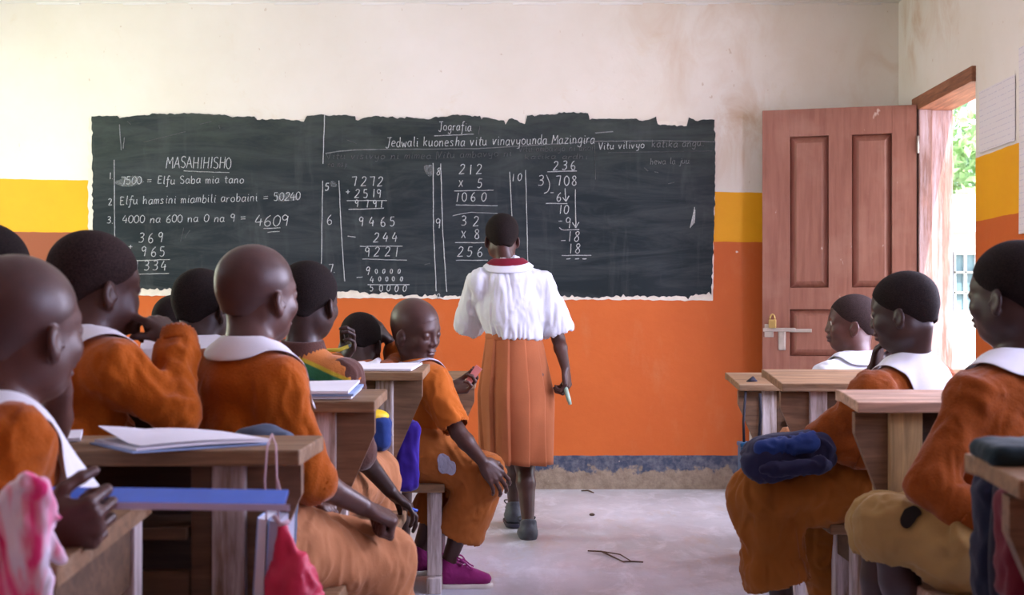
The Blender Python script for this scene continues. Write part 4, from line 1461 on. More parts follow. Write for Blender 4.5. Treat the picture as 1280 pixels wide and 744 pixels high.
# blue and purple backpack on the lap of the boy on the right
c = W(985, 568, 3.44)
R = rotm(0.0, -0.12, 0.15)
bp = satchel('backpack', 'navy and purple backpack lying on the lap of the middle right boy', c, V(0.115, 0.07, 0.05), R, 'navy_purple', wr=(0.014, 15, (1, 1, 1.5), 7), rad=0.04, extra=[((-0.06, -0.03, -0.01), (0.07, 0.05, 0.045))])
F = Field().box(c + R @ V(-0.02, -0.045, 0.028), V(0.095, 0.035, 0.024), R, 0.02)
fmesh(F, 0.006, 'front_pocket', M['blue_bag'], bp, wr=(0.011, 19))
F = Field().cone(c + R @ V(-0.10, -0.08, -0.018), c + R @ V(0.07, -0.08, -0.03), 0.016, 0.024, 0.01)
fmesh(F, 0.006, 'side_roll', M['navy_purple'], bp, wr=(0.009, 20))
# teal box hanging by a cord at the farthest right desk
c = W(934, 580, 4.80)
t = empty('hanging_box', c - V(0, 0, 0.08), 'teal plastic box hanging by a dark cord from the farthest right desk', 'box')
MB().box(c - V(0.030, 0.04, 0.075), c + V(0.030, 0.04, 0.070), 0.010).build('box_body', M['teal'], t)
MB().box(c + V(-0.033, -0.043, 0.066), c + V(0.033, 0.043, 0.082), 0.005).build('lid', M['teal'], t)
MB().tube([c + V(-0.012, 0, 0.08), c + V(-0.014, 0, 0.16), W(932, 488, 4.88), W(936, 481, 4.92), W(948, 479, 4.95)], 0.005, 8).build('cord', M['dark_cord'], t)
MB().tube([W(934, 480, 4.93) + V(0, 0, .004), W(941, 477, 4.93) + V(0, 0, .008), W(946, 480, 4.95) + V(0, 0, .004)], [0.008, 0.013, 0.007], 8).build('cord_knot', M['dark_cord'], t)
t2 = W(952, 0, 4.8)
t = empty('hanging_strap', V(t2[0], 4.80, 0.55), 'dark strap looped over the end of the farthest right desk', 'strap')
MB().tube([W(950, 492, 4.845), W(951, 520, 4.83), W(949, 545, 4.83), W(947, 560, 4.84)], 0.006, 8).build('strap_band', M['dark_cord'], t)
# bags beneath and on the near right desk
c = V(W(1276, 680, 1.88)[0], 1.86, 0.61)
satchel('satchel', 'dark red cloth bag hanging under the near right desk', c, V(0.035, 0.05, 0.085), rotm(), 'dark_red', wr=(0.006, 22), rad=0.025, strap=[c + V(0, 0, 0.08), c + V(0.01, -0.02, 0.10), c + V(0.02, -0.02, 0.105)])
c = V(W(1262, 690, 2.06)[0], 2.07, 0.50)
satchel('backpack', 'navy backpack standing below the near right desk beside the dark red bag', c, V(0.050, 0.05, 0.20), rotm(0, 0.0, 0), 'navy', wr=(0.008, 18), rad=0.035, strap=[c + V(-0.03, -0.04, 0.18), c + V(-0.045, -0.06, 0.05), c + V(-0.03, -0.055, -0.1)])
c = V(W(1290, 560, 1.77)[0], 1.77, dz('R3', 1.80) + 0.010)
satchel('pencil_bag', 'dark blue-green cloth pouch lying on the near right desk', c, V(0.075, 0.05, 0.014), rotm(0.08, 0, 0), 'dark_teal', wr=(0.003, 30), rad=0.013)

# ------------------------------------------------------------------ twigs on the floor
tw = empty('twig', (W(770, 698, 5.1)[0], 5.05, 0.0), 'thin dry forked twig lying on the floor in front of the blackboard', 'twig')
def fl(px, py, up=0.004):
    d_ = FX * EYE / (py - CY)
    p = W(px, py, d_)
    p[2] = up
    return p
MB().tube([fl(735, 690), fl(752, 692, 0.008), fl(768, 699, 0.006), fl(780, 704)], [0.003, 0.0035, 0.003, 0.002], 6).build('branch', M['twig'], tw)
MB().tube([fl(752, 692, 0.008), fl(775, 697, 0.012), fl(788, 703, 0.006)], [0.003, 0.0025, 0.002], 6).build('branch', M['twig'], tw)
MB().tube([fl(778, 703.5), fl(790, 704, 0.006), fl(804, 704)], [0.0025, 0.0035, 0.003], 6).build('branch', M['twig'], tw)
tw = empty('twig', (W(735, 615, 7.0)[0], 7.0, 0.0), 'short dark stick on the floor at the foot of the front wall', 'twig')
MB().tube([fl(727, 614.5), fl(735, 615.5, 0.01), fl(742, 617)], [0.004, 0.005, 0.003], 6).build('branch', M['twig'], tw)
pb = empty('pebble', (fl(740, 645)[0], fl(740, 645)[1], 0.0), 'tiny brown pebble on the open floor', 'pebble')
fmesh(Field().ell(fl(740, 645, 0.006), V(0.014, 0.010, 0.007)), 0.0025, 'stone', M['twig'], pb)

# ------------------------------------------------------------------ people
def frame(yaw, pitch=0.0, roll=0.0):
    """columns: right, forward, up; yaw 0 faces the blackboard, positive turns to the right; pitch tips the face down"""
    y, p, r = map(math.radians, (yaw, pitch, roll))
    f = V(math.sin(y) * math.cos(p), math.cos(y) * math.cos(p), -math.sin(p))
    rt = V(math.cos(y), -math.sin(y), 0)
    u = np.cross(rt, f)
    rt2 = rt * math.cos(r) + u * math.sin(r)
    return np.stack([rt2, f, np.cross(rt2, f)], 1)

def head_ops(F, c, R, s=1.0, eyes='open', neck=None, ears=True, jaw=1.0, skull=1.0):
    L = lambda x, y, z: c + R @ (V(x, y, z) * s)
    E = lambda p, r, k, mode='u', RR=None: F.ell(L(*p), V(*r) * s, R if RR is None else RR, k * s, mode)
    if neck is not None:
        F.cone(L(0, -0.034, -0.048), neck, 0.043 * s, 0.044, 0.03)
    E((0, -0.016, 0.030), (0.0735 * skull, 0.091, 0.078), 0.02)
    E((0, 0.018, -0.028), (0.055, 0.060, 0.071), 0.03)
    E((0, 0.040, -0.076), (0.032 * jaw, 0.034, 0.026), 0.03)
    for q in (-1, 1):
        E((q * 0.042, 0.004, -0.052), (0.018, 0.034, 0.030), 0.03)
        E((q * 0.034, 0.053, -0.026), (0.021, 0.022, 0.022), 0.02)
    E((0, 0.058, 0.020), (0.044, 0.014, 0.012), 0.02)
    for q in (-1, 1):
        E((q * 0.031, 0.083, 0.004), (0.0175, 0.013, 0.0095), 0.012, 's')
    for q in (-1, 1):
        E((q * 0.031, 0.0645, 0.003), (0.0155, 0.0135, 0.0125), 0.004)
        if eyes == 'open':
            E((q * 0.031, 0.080, 0.002), (0.0125, 0.009, 0.0052), 0.003, 's')
        else:
            F.cone(L(q * 0.0195, 0.0745, -0.0045), L(q * 0.043, 0.0715, -0.0040), 0.0011 * s, 0.0011 * s, 0.002 * s, 's')
            F.cone(L(q * 0.021, 0.0735, -0.0062), L(q * 0.042, 0.0715, -0.0058), 0.0022 * s, 0.0022 * s, 0.003 * s)
    F.cone(L(0, 0.072, 0.008), L(0, 0.0855, -0.023), 0.0070 * s, 0.0105 * s, 0.014 * s)
    for q in (-1, 1):
        E((q * 0.0130, 0.0790, -0.0270), (0.0088, 0.010, 0.0078), 0.006)
        E((q * 0.0075, 0.0845, -0.0345), (0.0032, 0.0040, 0.0030), 0.003, 's')
    E((0, 0.0750, -0.046), (0.018, 0.010, 0.010), 0.010)
    E((0, 0.0820, -0.0500), (0.0205, 0.0095, 0.0064), 0.004)
    E((0, 0.0795, -0.0618), (0.0185, 0.0100, 0.0074), 0.004)
    F.cone(L(-0.020, 0.0855, -0.0558), L(0.020, 0.0855, -0.0558), 0.0014 * s, 0.0014 * s, 0.003 * s, 's')
    if ears:
        for q in (-1, 1):
            a = q * 0.38
            Rz = R @ rotm(0.12, q * -0.10, a)
            E((q * 0.0745, -0.008, -0.021), (0.0070, 0.0160, 0.0250), 0.006, 'u', Rz)
            E((q * 0.0705, -0.003, -0.041), (0.0065, 0.0090, 0.0100), 0.006, 'u', Rz)
            E((q * 0.0830, -0.004, -0.019), (0.0060, 0.0085, 0.0145), 0.004, 's', Rz)
            E((q * 0.0730, 0.008, -0.024), (0.0045, 0.0045, 0.0070), 0.004, 'u', Rz)
    return L

def hand_ops(F, wrist, fwd, palm, side, curl=25, s=0.82, thumb=30, spread=6, curls=None, thumb_curl=20, fist=False):
    """palm and five fingers from the wrist; fwd = where the fingers point, palm = where the palm faces"""
    f = nrm(fwd)
    p = nrm(np.asarray(palm, float) - f * np.dot(palm, f))
    t = np.cross(f, p) * side                     # towards the thumb
    wrist = np.asarray(wrist, float)
    L = lambda a, b, c: wrist + (f * a + t * b + p * c) * s
    F.ell(L(0.040, 0.0, 0.003), V(0.044, 0.036, 0.0135) * s, np.stack([f, t, p], 1), 0.012)
    F.ell(L(0.026, 0.022, 0.008), V(0.024, 0.015, 0.014) * s, np.stack([f, t, p], 1), 0.012)
    lens = [(0.040, 0.024, 0.018), (0.044, 0.028, 0.019), (0.041, 0.026, 0.018), (0.032, 0.019, 0.016)]
    lat = [0.0300, 0.0100, -0.0100, -0.0280]
    rad = [0.0086, 0.0088, 0.0083, 0.0074]
    kx = [0.074, 0.078, 0.075, 0.066]
    tips = []
    for i in range(4):
        F.cone(L(0.015, lat[i] * 0.5, 0.0), L(kx[i], lat[i], 0.0), 0.011 * s, rad[i] * 1.12 * s, 0.010)
        c = curl if curls is None else curls[i]
        ang = math.radians(c * 0.75)
        sp = math.radians(spread) * (1.2 - i * 0.8)
        q = L(kx[i], lat[i], 0)
        for j in range(3):
            d = nrm(f * math.cos(ang) + p * math.sin(ang) + t * math.sin(sp) * math.cos(ang))
            r0 = rad[i] * (1.0 - 0.08 * j) * s
            q2 = q + d * lens[i][j] * s
            F.cone(q, q2, r0, r0 * 0.92, 0.0035 if j else 0.006)
            q = q2
            ang += math.radians(c * (1.15 if j == 0 else 0.8))
        tips.append(q)
    a0 = math.radians(thumb)
    d = nrm(f * math.cos(a0) + t * math.sin(a0) + p * 0.25)
    q = L(0.018, 0.026, 0.007)
    q2 = q + d * 0.034 * s
    F.cone(q, q2, 0.0125 * s, 0.0100 * s, 0.010)
    a1 = a0 - math.radians(thumb_curl)
    d = nrm(f * math.cos(a1) + t * math.sin(a1) + p * (0.25 + 0.02 * thumb_curl))
    q3 = q2 + d * 0.027 * s
    F.cone(q2, q3, 0.0098 * s, 0.0090 * s, 0.004)
    d = nrm(d + p * 0.25 - t * 0.15)
    F.cone(q3, q3 + d * 0.022 * s, 0.0090 * s, 0.0074 * s, 0.004)
    return tips

def tube_ribbed(name, a, b, ra, rb, mat, parent, n=44, amp=0.0024, rows=6, flat=None):
    """ribbed knit band round a limb from a to b"""
    a, b = np.asarray(a, float), np.asarray(b, float)
    t = nrm(b - a)
    u = nrm(np.cross(t, V(0.3, 0.1, 1)))
    w = np.cross(t, u)
    vs, fs = [], []
    prof = [(0, -0.004)] + [(k / rows, 0.0) for k in range(rows + 1)] + [(1, -0.006)]
    for (q, dr) in prof:
        r0 = ra + (rb - ra) * q + dr + 0.0015 * math.sin(PI * q)
        for k in range(n):
            an = 2 * PI * k / n
            r = r0 + (amp if k % 2 else -amp)
            vs.append(a + (b - a) * q + r * (math.cos(an) * u + math.sin(an) * w))
    m = len(prof)
    for i in range(m - 1):
        for k in range(n):
            k2 = (k + 1) % n
            fs.append((i * n + k, i * n + k2, (i + 1) * n + k2, (i + 1) * n + k))
    fs.append(tuple(range(n))[::-1]); fs.append(tuple(range((m - 1) * n, m * n)))
    return link_mesh(name, vs, fs, mat, parent, smooth=True)

def collar_mesh(name, nb, Rb, F, mat, parent, size=1.0, front_gap=22, point=0.02, stand=0.032, tilt=0.0, rin=0.049, th=0.0035, lift=0.0):
    """shirt collar folded over a garment F (distance field)"""
    prof = [(rin - 0.003, stand * 0.2), (rin - 0.002, stand), (rin + 0.002, stand + 0.007), (rin + 0.008, stand + 0.002), (rin + 0.012 + 0.012 * size, stand * 0.45), (rin + 0.012 + 0.027 * size, stand * 0.0), (rin + 0.012 + 0.042 * size, -0.018)]
    n = 64
    P, vs = [], []
    for i in range(n + 1):
        a = math.radians(front_gap) + (2 * PI - 2 * math.radians(front_gap)) * i / n
        fr = max(0.0, math.cos(a))
        d = Rb[:, 1] * math.cos(a) + Rb[:, 0] * math.sin(a)
        for j, (r, h) in enumerate(prof):
            rr = r + (point * fr * (j / 6.0) ** 2 if j > 2 else 0)
            hh = h + lift - 0.022 * max(0, math.cos(a)) * (1 if j > 0 else 1)
            P.append(nb + d * rr * (1.0 if abs(math.cos(a)) > 2 else 1.0) + Rb[:, 2] * hh)
    P = np.array(P)
    m = len(prof)
    J = np.tile(np.arange(m), n + 1)
    # settle the falling part on the garment
    for it in range(10):
        d = F(P)
        g = F.grad(P)
        push = (J >= 3) & (d < 0.008 + 0.0005 * (6 - J))
        P[push] += g[push] * np.minimum(0.006, np.maximum(0, 0.009 - d[push]))[:, None]
        drop = (J >= 4) & (d > 0.011)
        P[drop, 2] -= np.minimum(0.008, (d[drop] - 0.011))  * (J[drop] - 3) / 3.0
    fs = []
    for i in range(n):
        for j in range(m - 1):
            a = i * m + j
            fs.append((a, a + 1, a + m + 1, a + m))
    o = link_mesh(name, P, fs, mat, parent, smooth=True)
    sd = o.modifiers.new('thickness', 'SOLIDIFY')
    sd.thickness = th
    sd.offset = 0.0
    ss = o.modifiers.new('smooth', 'SUBSURF')
    ss.levels = ss.render_levels = 1
    return o

def shoe(parent, ank, toe_dir, mat, sole_mat, s=1.0, lace=None, heel_z=None, pitch=0.0, name='shoe'):
    d = nrm(V(toe_dir[0], toe_dir[1], 0))
    r = V(d[1], -d[0], 0)
    Rf = np.stack([r, d, V(0, 0, 1)], 1)
    if pitch:
        Rf = Rf @ rotm(-math.radians(pitch), 0, 0)
    o = np.array([ank[0], ank[1], ank[2]])
    L = lambda x, y, z: o + Rf @ (V(x, y, z) * s)
    F = Field()
    F.ell(L(0, -0.010, -0.030), V(0.032, 0.042, 0.036) * s, Rf, 0.02)
    F.cone(L(0, -0.005, -0.045), L(0, 0.115, -0.052), 0.034 * s, 0.030 * s, 0.02, flat=(Rf[:, 2], 0.8))
    F.ell(L(0, 0.050, -0.032), V(0.026, 0.050, 0.028) * s, Rf, 0.025)
    F.cone(L(0, -0.006, -0.02), L(0, -0.010, 0.022), 0.034 * s, 0.031 * s, 0.015)
    F.plane(L(0, 0, 0.012), Rf @ V(0, 0.35, 1), 0.006)
    F.plane(L(0, 0, -0.070), -Rf[:, 2], 0.004)
    u = fmesh(F, 0.004, name, mat, parent, wr=(0.0015, 60))
    F = Field()
    F.cone(L(0, -0.014, -0.076), L(0, 0.118, -0.076), 0.034 * s, 0.034 * s, 0.01)
    F.plane(L(0, 0, -0.066), Rf[:, 2], 0.002)
    F.plane(L(0, 0, -0.084), -Rf[:, 2], 0.002)
    fmesh(F, 0.004, 'shoe_sole', sole_mat, u, rel=1)
    if lace:
        mb = MB()
        for k in range(4):
            y, z = 0.040 + 0.016 * k, 0.000 - 0.0085 * k
            mb.tube(catmull([L(-0.018, y, z - 0.010), L(-0.008, y + 0.004, z + 0.001), L(0.008, y + 0.008, z + 0.001), L(0.018, y + 0.006, z - 0.010)], 4), 0.0026 * s, 6)
        for q in (-1, 1):
            mb.tube(catmull([L(0, 0.034, 0.006), L(q * 0.020, 0.030, 0.022), L(q * 0.034, 0.045, 0.018), L(q * 0.024, 0.055, 0.004), L(0, 0.036, 0.006)], 6), 0.0028 * s, 6)
            mb.tube(catmull([L(0, 0.034, 0.006), L(q * 0.014, 0.050, 0.010), L(q * 0.022, 0.072, -0.008), L(q * 0.026, 0.085, -0.016)], 5), 0.0026 * s, 6)
        mb.build('shoe_lace', M['lace'] if lace is True else M[lace], u)
    return u

class Kid:
    """pose holder: world joints, default seated pose filled in"""
    def __init__(s, **k):
        s.scale = 1.0
        s.__dict__.update(k)
        b = frame(s.byaw)
        s.Rb = b
        r, f = b[:, 0], b[:, 1]
        sw = getattr(s, 'sw', 0.128) * s.scale
        up = nrm(s.neck - s.pelvis)
        s.up = up
        D = lambda n, v: setattr(s, n, np.asarray(getattr(s, n), float)) if hasattr(s, n) else setattr(s, n, np.asarray(v, float))
        D('shR', s.neck + r * sw - up * 0.052)
        D('shL', s.neck - r * sw - up * 0.052)
        D('hipR', s.pelvis + r * 0.070)
        D('hipL', s.pelvis - r * 0.070)
        D('kneeR', s.hipR + f * 0.33 + V(0, 0, -0.01))
        D('kneeL', s.hipL + f * 0.33 + V(0, 0, -0.01))
        D('ankR', V(s.kneeR[0], s.kneeR[1], 0.085) + f * 0.02)
        D('ankL', V(s.kneeL[0], s.kneeL[1], 0.085) + f * 0.02)
        D('elR', s.shR + f * 0.13 - V(0, 0, 0.17) + r * 0.03)
        D('elL', s.shL + f * 0.13 - V(0, 0, 0.17) - r * 0.03)
        D('wrR', s.elR + f * 0.17 + V(0, 0, 0.04) - r * 0.05)
        D('wrL', s.elL + f * 0.17 + V(0, 0, 0.04) + r * 0.05)
        D('footR', f)
        D('footL', f)

def body(k, label, skin='skin', res=0.0036, eyes='open', group=None, hair='hair', hair_t=0.0030, head_kw={}, ears=True):
    """one continuous skin mesh: head, neck, trunk, arms with hands, legs with feet"""
    F = Field()
    r, f, up = k.Rb[:, 0], k.Rb[:, 1], k.up
    hs = k.hscale if hasattr(k, 'hscale') else 1.0
    Rh = frame(*k.head_rot)
    nk = k.neck + up * 0.005
    # trunk and limbs
    F.cone(k.pelvis + up * 0.03, k.neck - up * 0.10, 0.090, 0.098, 0.03, flat=(f, 0.68))
    F.cone(k.shR, k.shL, 0.036, 0.036, 0.04)
    F.cone(k.neck - up * 0.05, nk, 0.060, 0.048, 0.04)
    F.cone(k.hipR, k.hipL, 0.075, 0.075, 0.03)
    for S in 'RL':
        sh, el, wr = getattr(k, 'sh' + S), getattr(k, 'el' + S), getattr(k, 'wr' + S)
        hp, kn, an = getattr(k, 'hip' + S), getattr(k, 'knee' + S), getattr(k, 'ank' + S)
        F.cone(sh, el, 0.037, 0.028, 0.02)
        m = el + (wr - el) * 0.3
        F.cone(el, m, 0.0275, 0.0285, 0.012)
        F.cone(m, wr, 0.0285, 0.0195, 0.012)
        F.cone(hp, kn, 0.062, 0.045, 0.03)
        m = kn + (an - kn) * 0.33 - nrm(np.cross(np.cross(an - kn, getattr(k, 'foot' + S)), an - kn)) * 0.006
        F.cone(kn, m, 0.040, 0.041, 0.02)
        F.cone(m, an, 0.041, 0.025, 0.015)
        ft = nrm(V(getattr(k, 'foot' + S)[0], getattr(k, 'foot' + S)[1], 0))
        F.cone(an - V(0, 0, 0.045), an + ft * 0.11 - V(0, 0, 0.055), 0.028, 0.022, 0.02)
        F.cone(an, an - V(0, 0, 0.045), 0.027, 0.028, 0.01)
        hd = dict(getattr(k, 'hand' + S, None) or {})
        fw = hd.pop('fwd', nrm(wr - el))
        pl = hd.pop('palm', V(0, 0, -1))
        tips = hand_ops(F, wr, fw, pl, 1 if S == 'R' else -1, **hd)
        setattr(k, 'tips' + S, tips)
    HF = Field()
    L = head_ops(F, k.head, Rh, hs, eyes, nk, ears, **head_kw)
    P, Q = F.mesh(res)
    P = relax(P, Q, 1, 0.4)
    loc = ((P[Q].mean(1) - k.head) @ Rh) / hs
    lip = ((loc[:, 0] / 0.024) ** 2 + ((loc[:, 2] + 0.056) / 0.0125) ** 2 < 1) & (loc[:, 1] > 0.075)
    o = link_mesh('person', P, Q, None, None, k.base if hasattr(k, 'base') else V(k.pelvis[0], k.pelvis[1], 0), smooth=True, mats=[M[skin], M['lip']], midx=lip.astype(np.int32))
    tag(o, label, 'person', group)
    if hair:
        G = Field()
        G.ell(L(0, -0.016, 0.030), (V(0.0735 * head_kw.get('skull', 1.0), 0.091, 0.078) * hs + hair_t), Rh, 0.02)
        G.cone(L(0, -0.052, -0.010), L(0, -0.055, -0.040), 0.043 * hs + hair_t * 0.3, 0.036 * hs, 0.03)
        c0, hs0 = k.head.copy(), hs
        def cut(p):
            q = ((p - c0) @ Rh) / hs0
            y = q[:, 1]
            zb = np.where(y < -0.030, -0.050 + 0.05 * np.abs(q[:, 0]), np.where(y < 0.020, -0.050 + (y + 0.030) * 1.05, 0.0025 + (y - 0.020) * 1.10))
            zb = zb + 0.004 * np.sin(q[:, 0] * 70 + y * 50) + 0.003 * np.sin(q[:, 0] * 310 + y * 90) * np.sin(y * 260 + q[:, 0] * 120)
            return (zb - q[:, 2]) * 0.6
        G.custom(cut, 0.002)
        fmesh(G, 0.0038, 'hair', M[hair], o, rel=2)
    if eyes == 'open':
        for q in (-1, 1):
            E = Field().ell(L(q * 0.031, 0.0655, 0.002), V(0.0128, 0.0128, 0.0128) * hs, Rh)
            e = fmesh(E, 0.0026, 'eye', M['eye_white'], o, rel=1)
            E = Field().ell(L(q * 0.031, 0.0745, 0.002), V(0.0058, 0.0048, 0.0058) * hs, Rh)
            fmesh(E, 0.0016, 'iris', M['iris'], e, rel=1)
    k.obj, k.F, k.L, k.Rh = o, F, L, Rh
    return o

def sweater(k, mat='sweater', sleeves=(1.0, 1.0), hem=-0.02, loose=0.0, res=0.0055, name='sweater', wr=None, cuffs=True, bulk=0.92, cuffmat=None, mats=None):
    """knit pullover over trunk and arms; sleeves: how far along the forearm (R, L), negative = along the upper arm"""
    F = Field()
    f, up, r = k.Rb[:, 1], k.up, k.Rb[:, 0]
    F.cone(k.pelvis + up * (hem + 0.06), k.pelvis + up * 0.20, 0.128 * bulk + loose, 0.120 * bulk + loose, 0.05, flat=(f, 0.80))
    F.cone(k.pelvis + up * 0.18, k.neck - up * 0.095, 0.120 * bulk + loose, 0.118 * bulk, 0.05, flat=(f, 0.74))
    F.cone(k.shR * 0.96 + k.shL * 0.04, k.shL * 0.96 + k.shR * 0.04, 0.050, 0.050, 0.05)
    F.cone(k.neck - up * 0.06, k.neck - up * 0.008, 0.078, 0.058, 0.05)
    for sh in (k.shR, k.shL): F.cone(k.neck - up * 0.028, sh, 0.052, 0.047, 0.03)
    ends = {}
    for S, q in zip('RL', sleeves):
        sh, el, w = getattr(k, 'sh' + S), getattr(k, 'el' + S), getattr(k, 'wr' + S)
        if q >= 0:
            F.cone(sh, el, 0.049, 0.043, 0.03)
            e = el + (w - el) * q
            F.cone(el, e, 0.043, 0.043 - 0.011 * q, 0.018)
            if q > 0.3:
                F.ell(el + (e - el) * 0.75, V(0.040, 0.040, 0.040), None, 0.02)
            ends[S] = (el + (w - el) * max(0, q - 0.22), e, 0.043 - 0.008 * q, 0.040 - 0.009 * q)
        else:
            e = sh + (el - sh) * (-q)
            F.cone(sh, e, 0.056, 0.054, 0.035)
            F.cone(e + (el - sh) * 0.02, e + (el - sh) * 0.4, 0.043, 0.043, 0.006, 's')
    k.cloth = F
    P, Q = F.mesh(res)
    P = relax(P, Q, 1)
    amp = wr or (0.0105, 12, (1, 1, 0.75), int(abs(k.neck[0]) * 100) % 17)
    P = wrinkle(P, Q, *amp, calm=k.neck)
    P = wrinkle(P, Q, amp[0] * 0.42, amp[1] * 2.4, (1, 1, 0.55), 5, calm=k.neck)
    o = link_mesh(name, P, Q, M[mat], k.obj, smooth=True)
    if cuffs:
        for S, q in zip('RL', sleeves):
            if q > 0.05:
                a, e, ra, rb = ends[S]
                tube_ribbed('cuff', e + (a - e) * 0.45, e + nrm(e - a) * 0.020, ra + 0.006, rb + 0.003, M[cuffmat or mat], o)
    return o

def legs(k, mat, length=(0.3, 0.3), name='shorts', rad=(0.098, 0.082, 0.080), res=0.006, wr=None, seat=0.0, open_=True, waist=0.0):
    """shorts / trousers: length = share of the shin that is covered (R, L), negative = share of thigh left bare"""
    F = Field()
    f, r, up = k.Rb[:, 1], k.Rb[:, 0], k.up
    F.cone(k.hipR * 0.9 + k.hipL * 0.1, k.hipL * 0.9 + k.hipR * 0.1, 0.100, 0.100, 0.04)
    F.cone(k.pelvis, k.pelvis + up * (0.10 + waist), 0.118, 0.112, 0.04, flat=(f, 0.8))
    for S, q in zip('RL', length):
        hp, kn, an = getattr(k, 'hip' + S), getattr(k, 'knee' + S), getattr(k, 'ank' + S)
        F.cone(hp, kn, rad[0], rad[1], 0.04)
        if q > 0:
            e = kn + (an - kn) * q
            F.cone(kn, e, rad[1], rad[2], 0.03)
            if open_:
                F.cone(e - (an - kn) * 0.06, e + (an - kn) * 0.25, rad[2] - 0.012, rad[2] - 0.010, 0.004, 's')
                F.plane_local = None
    # cut sheer hems
    for S, q in zip('RL', length):
        kn, an = getattr(k, 'knee' + S), getattr(k, 'ank' + S)
        if q > 0:
            e = kn + (an - kn) * q
            F.cone(e + nrm(an - kn) * 0.075, e + nrm(an - kn) * 0.16, 0.094, 0.10, 0.003, 's') if open_ else None
    k.legF = F
    P, Q = F.mesh(res)
    P = relax(P, Q, 1)
    amp = wr or (0.0095, 11, (1, 1, 0.7), 3)
    P = wrinkle(P, Q, *amp)
    P = wrinkle(P, Q, amp[0] * 0.45, amp[1] * 2.7, (1, 1, 0.6), 8)
    return link_mesh(name, P, Q, M[mat], k.obj, smooth=True)

def dress(k, sw='sweater', sleeves=(1.0, 1.0), sh='shorts_tan', slen=(0.25, 0.25), collar='white_collar', csize=1.0, shoes=True, **kw):
    ckw = kw.pop('collar_kw', {})
    lkw = kw.pop('legs_kw', {})
    if sh: legs(k, sh, slen, **lkw)
    s = sweater(k, sw, sleeves, **kw)
    if collar: collar_mesh('shirt_collar', k.neck, k.Rc if hasattr(k, 'Rc') else k.Rb, k.cloth, M[collar], k.obj, csize, **ckw)
    if shoes:
        for S in 'RL':
            shoe(k.obj, getattr(k, 'ank' + S), getattr(k, 'foot' + S), M['shoe_black'], M['sole_dark'])
    return s

def Wz(px, d, z):
    return V((px - CX) * d / FX, d, z)

# --- nearest boy on the left, shaven head, holding the ruler
k = Kid(head=W(31, 411, 1.94), head_rot=(29, 5, 0), hscale=1.02, neck=W(-2, 527, 1.90), pelvis=Wz(-62, 1.78, 0.47), byaw=62, kneeR=Wz(-70, 2.14, 0.44), kneeL=Wz(-160, 2.14, 0.44),
        shR=W(12, 556, 1.80), elR=W(-22, 690, 1.72), wrR=W(50, 664, 1.70), handR=dict(fwd=V(0.95, 0.0, 0.14), palm=V(-0.05, 1.0, 0.25), curls=[92, 100, 104, 108], thumb=48, thumb_curl=32, s=0.98),
        shL=W(-30, 556, 2.02), elL=W(64, 536, 2.155), wrL=W(76, 489, 2.10), handL=dict(fwd=V(-0.25, -0.2, 1), palm=V(-0.4, -1.0, -0.2), curl=55, s=0.85))
body(k, 'shaven-headed boy nearest the camera on the left, holding a blue ruler and pink cloth', 'skin_warm', 0.0032, hair='hair_short', hair_t=0.0008)
dress(k, 'sweater', (0.9, -0.42), 'shorts_tan', csize=1.2, collar_kw=dict(point=0.045, front_gap=12))
KA = k

# --- boy at the far left edge behind him
k = Kid(head=W(-8, 346, 2.66), head_rot=(18, 6, 8), neck=W(-44, 425, 2.62), pelvis=Wz(-66, 2.58, 0.47), byaw=10)
body(k, 'boy with cropped dark hair at the far left edge, mostly hidden behind the nearest boy', 'skin', 0.0042)
dress(k, 'sweater_b')

# --- boy with a finger at his mouth
k = Kid(head=W(122, 357, 2.60), head_rot=(46, 10, 0), hscale=1.0, neck=W(106, 430, 2.56), pelvis=Wz(92, 2.56, 0.47), byaw=48, Rc=frame(60),
        shR=W(142, 462, 2.49), elR=W(220, 516, 2.50), wrR=W(222, 424, 2.60), handR=dict(fwd=V(-0.80, 0.25, 0.62), palm=V(-0.35, 0.3, -0.9), curls=[16, 62, 72, 76], thumb=35, thumb_curl=25, s=0.86),
        wrL=W(120, 520, 2.88))
body(k, 'boy resting his finger on his mouth, sitting behind the askew exercise book', 'skin', 0.0034, hair='hair_brown', hair_t=0.0018)
dress(k, 'sweater', (0.98, 0.9), 'shorts_tan', csize=0.4, collar_kw=dict(point=0.06, front_gap=14))

# --- second boy, shaven head, seen from behind
k = Kid(head=W(324, 368, 2.72), head_rot=(37, 2, 0), hscale=0.97, neck=W(312, 443, 2.67), pelvis=Wz(312, 2.66, 0.47), byaw=30, sw=0.115, Rc=frame(52),
        shR=W(350, 484, 2.61), wrL=Wz(380, 2.82, 0.56), elR=W(386, 598, 2.60), wrR=W(455, 634, 2.70), handR=dict(fwd=V(0.75, 0.45, -0.4), palm=V(-0.2, 0.2, -1), curl=92, thumb=35, thumb_curl=35, s=0.95),
        kneeR=W(472, 702, 2.86), ankR=W(478, 850, 2.90), kneeL=W(430, 700, 2.98))
body(k, 'shaven-headed boy in tan shorts seen from behind, forearm on his lap', 'skin_warm', 0.0032, hair='hair_short', hair_t=0.0006)
dress(k, 'sweater', (0.12, 0.9), 'shorts_tan', (0.3, 0.3), csize=0.30, hem=-0.075, collar_kw=dict(point=0.07, front_gap=12), legs_kw=dict(rad=(0.092, 0.080, 0.082)))

# --- third row: boy between the two, and the boy in the striped pullover
k = Kid(head=W(256, 384, 3.62), head_rot=(30, 6, 0), hscale=0.98, neck=W(249, 436, 3.58), pelvis=Wz(238, 3.59, 0.47), byaw=15, sw=0.115)
body(k, 'boy with dark cropped hair in the third row, just left of the shaven boy', 'skin_deep', 0.0042)
dress(k, 'sweater_b', csize=1.0, collar_kw=dict(point=0.03))

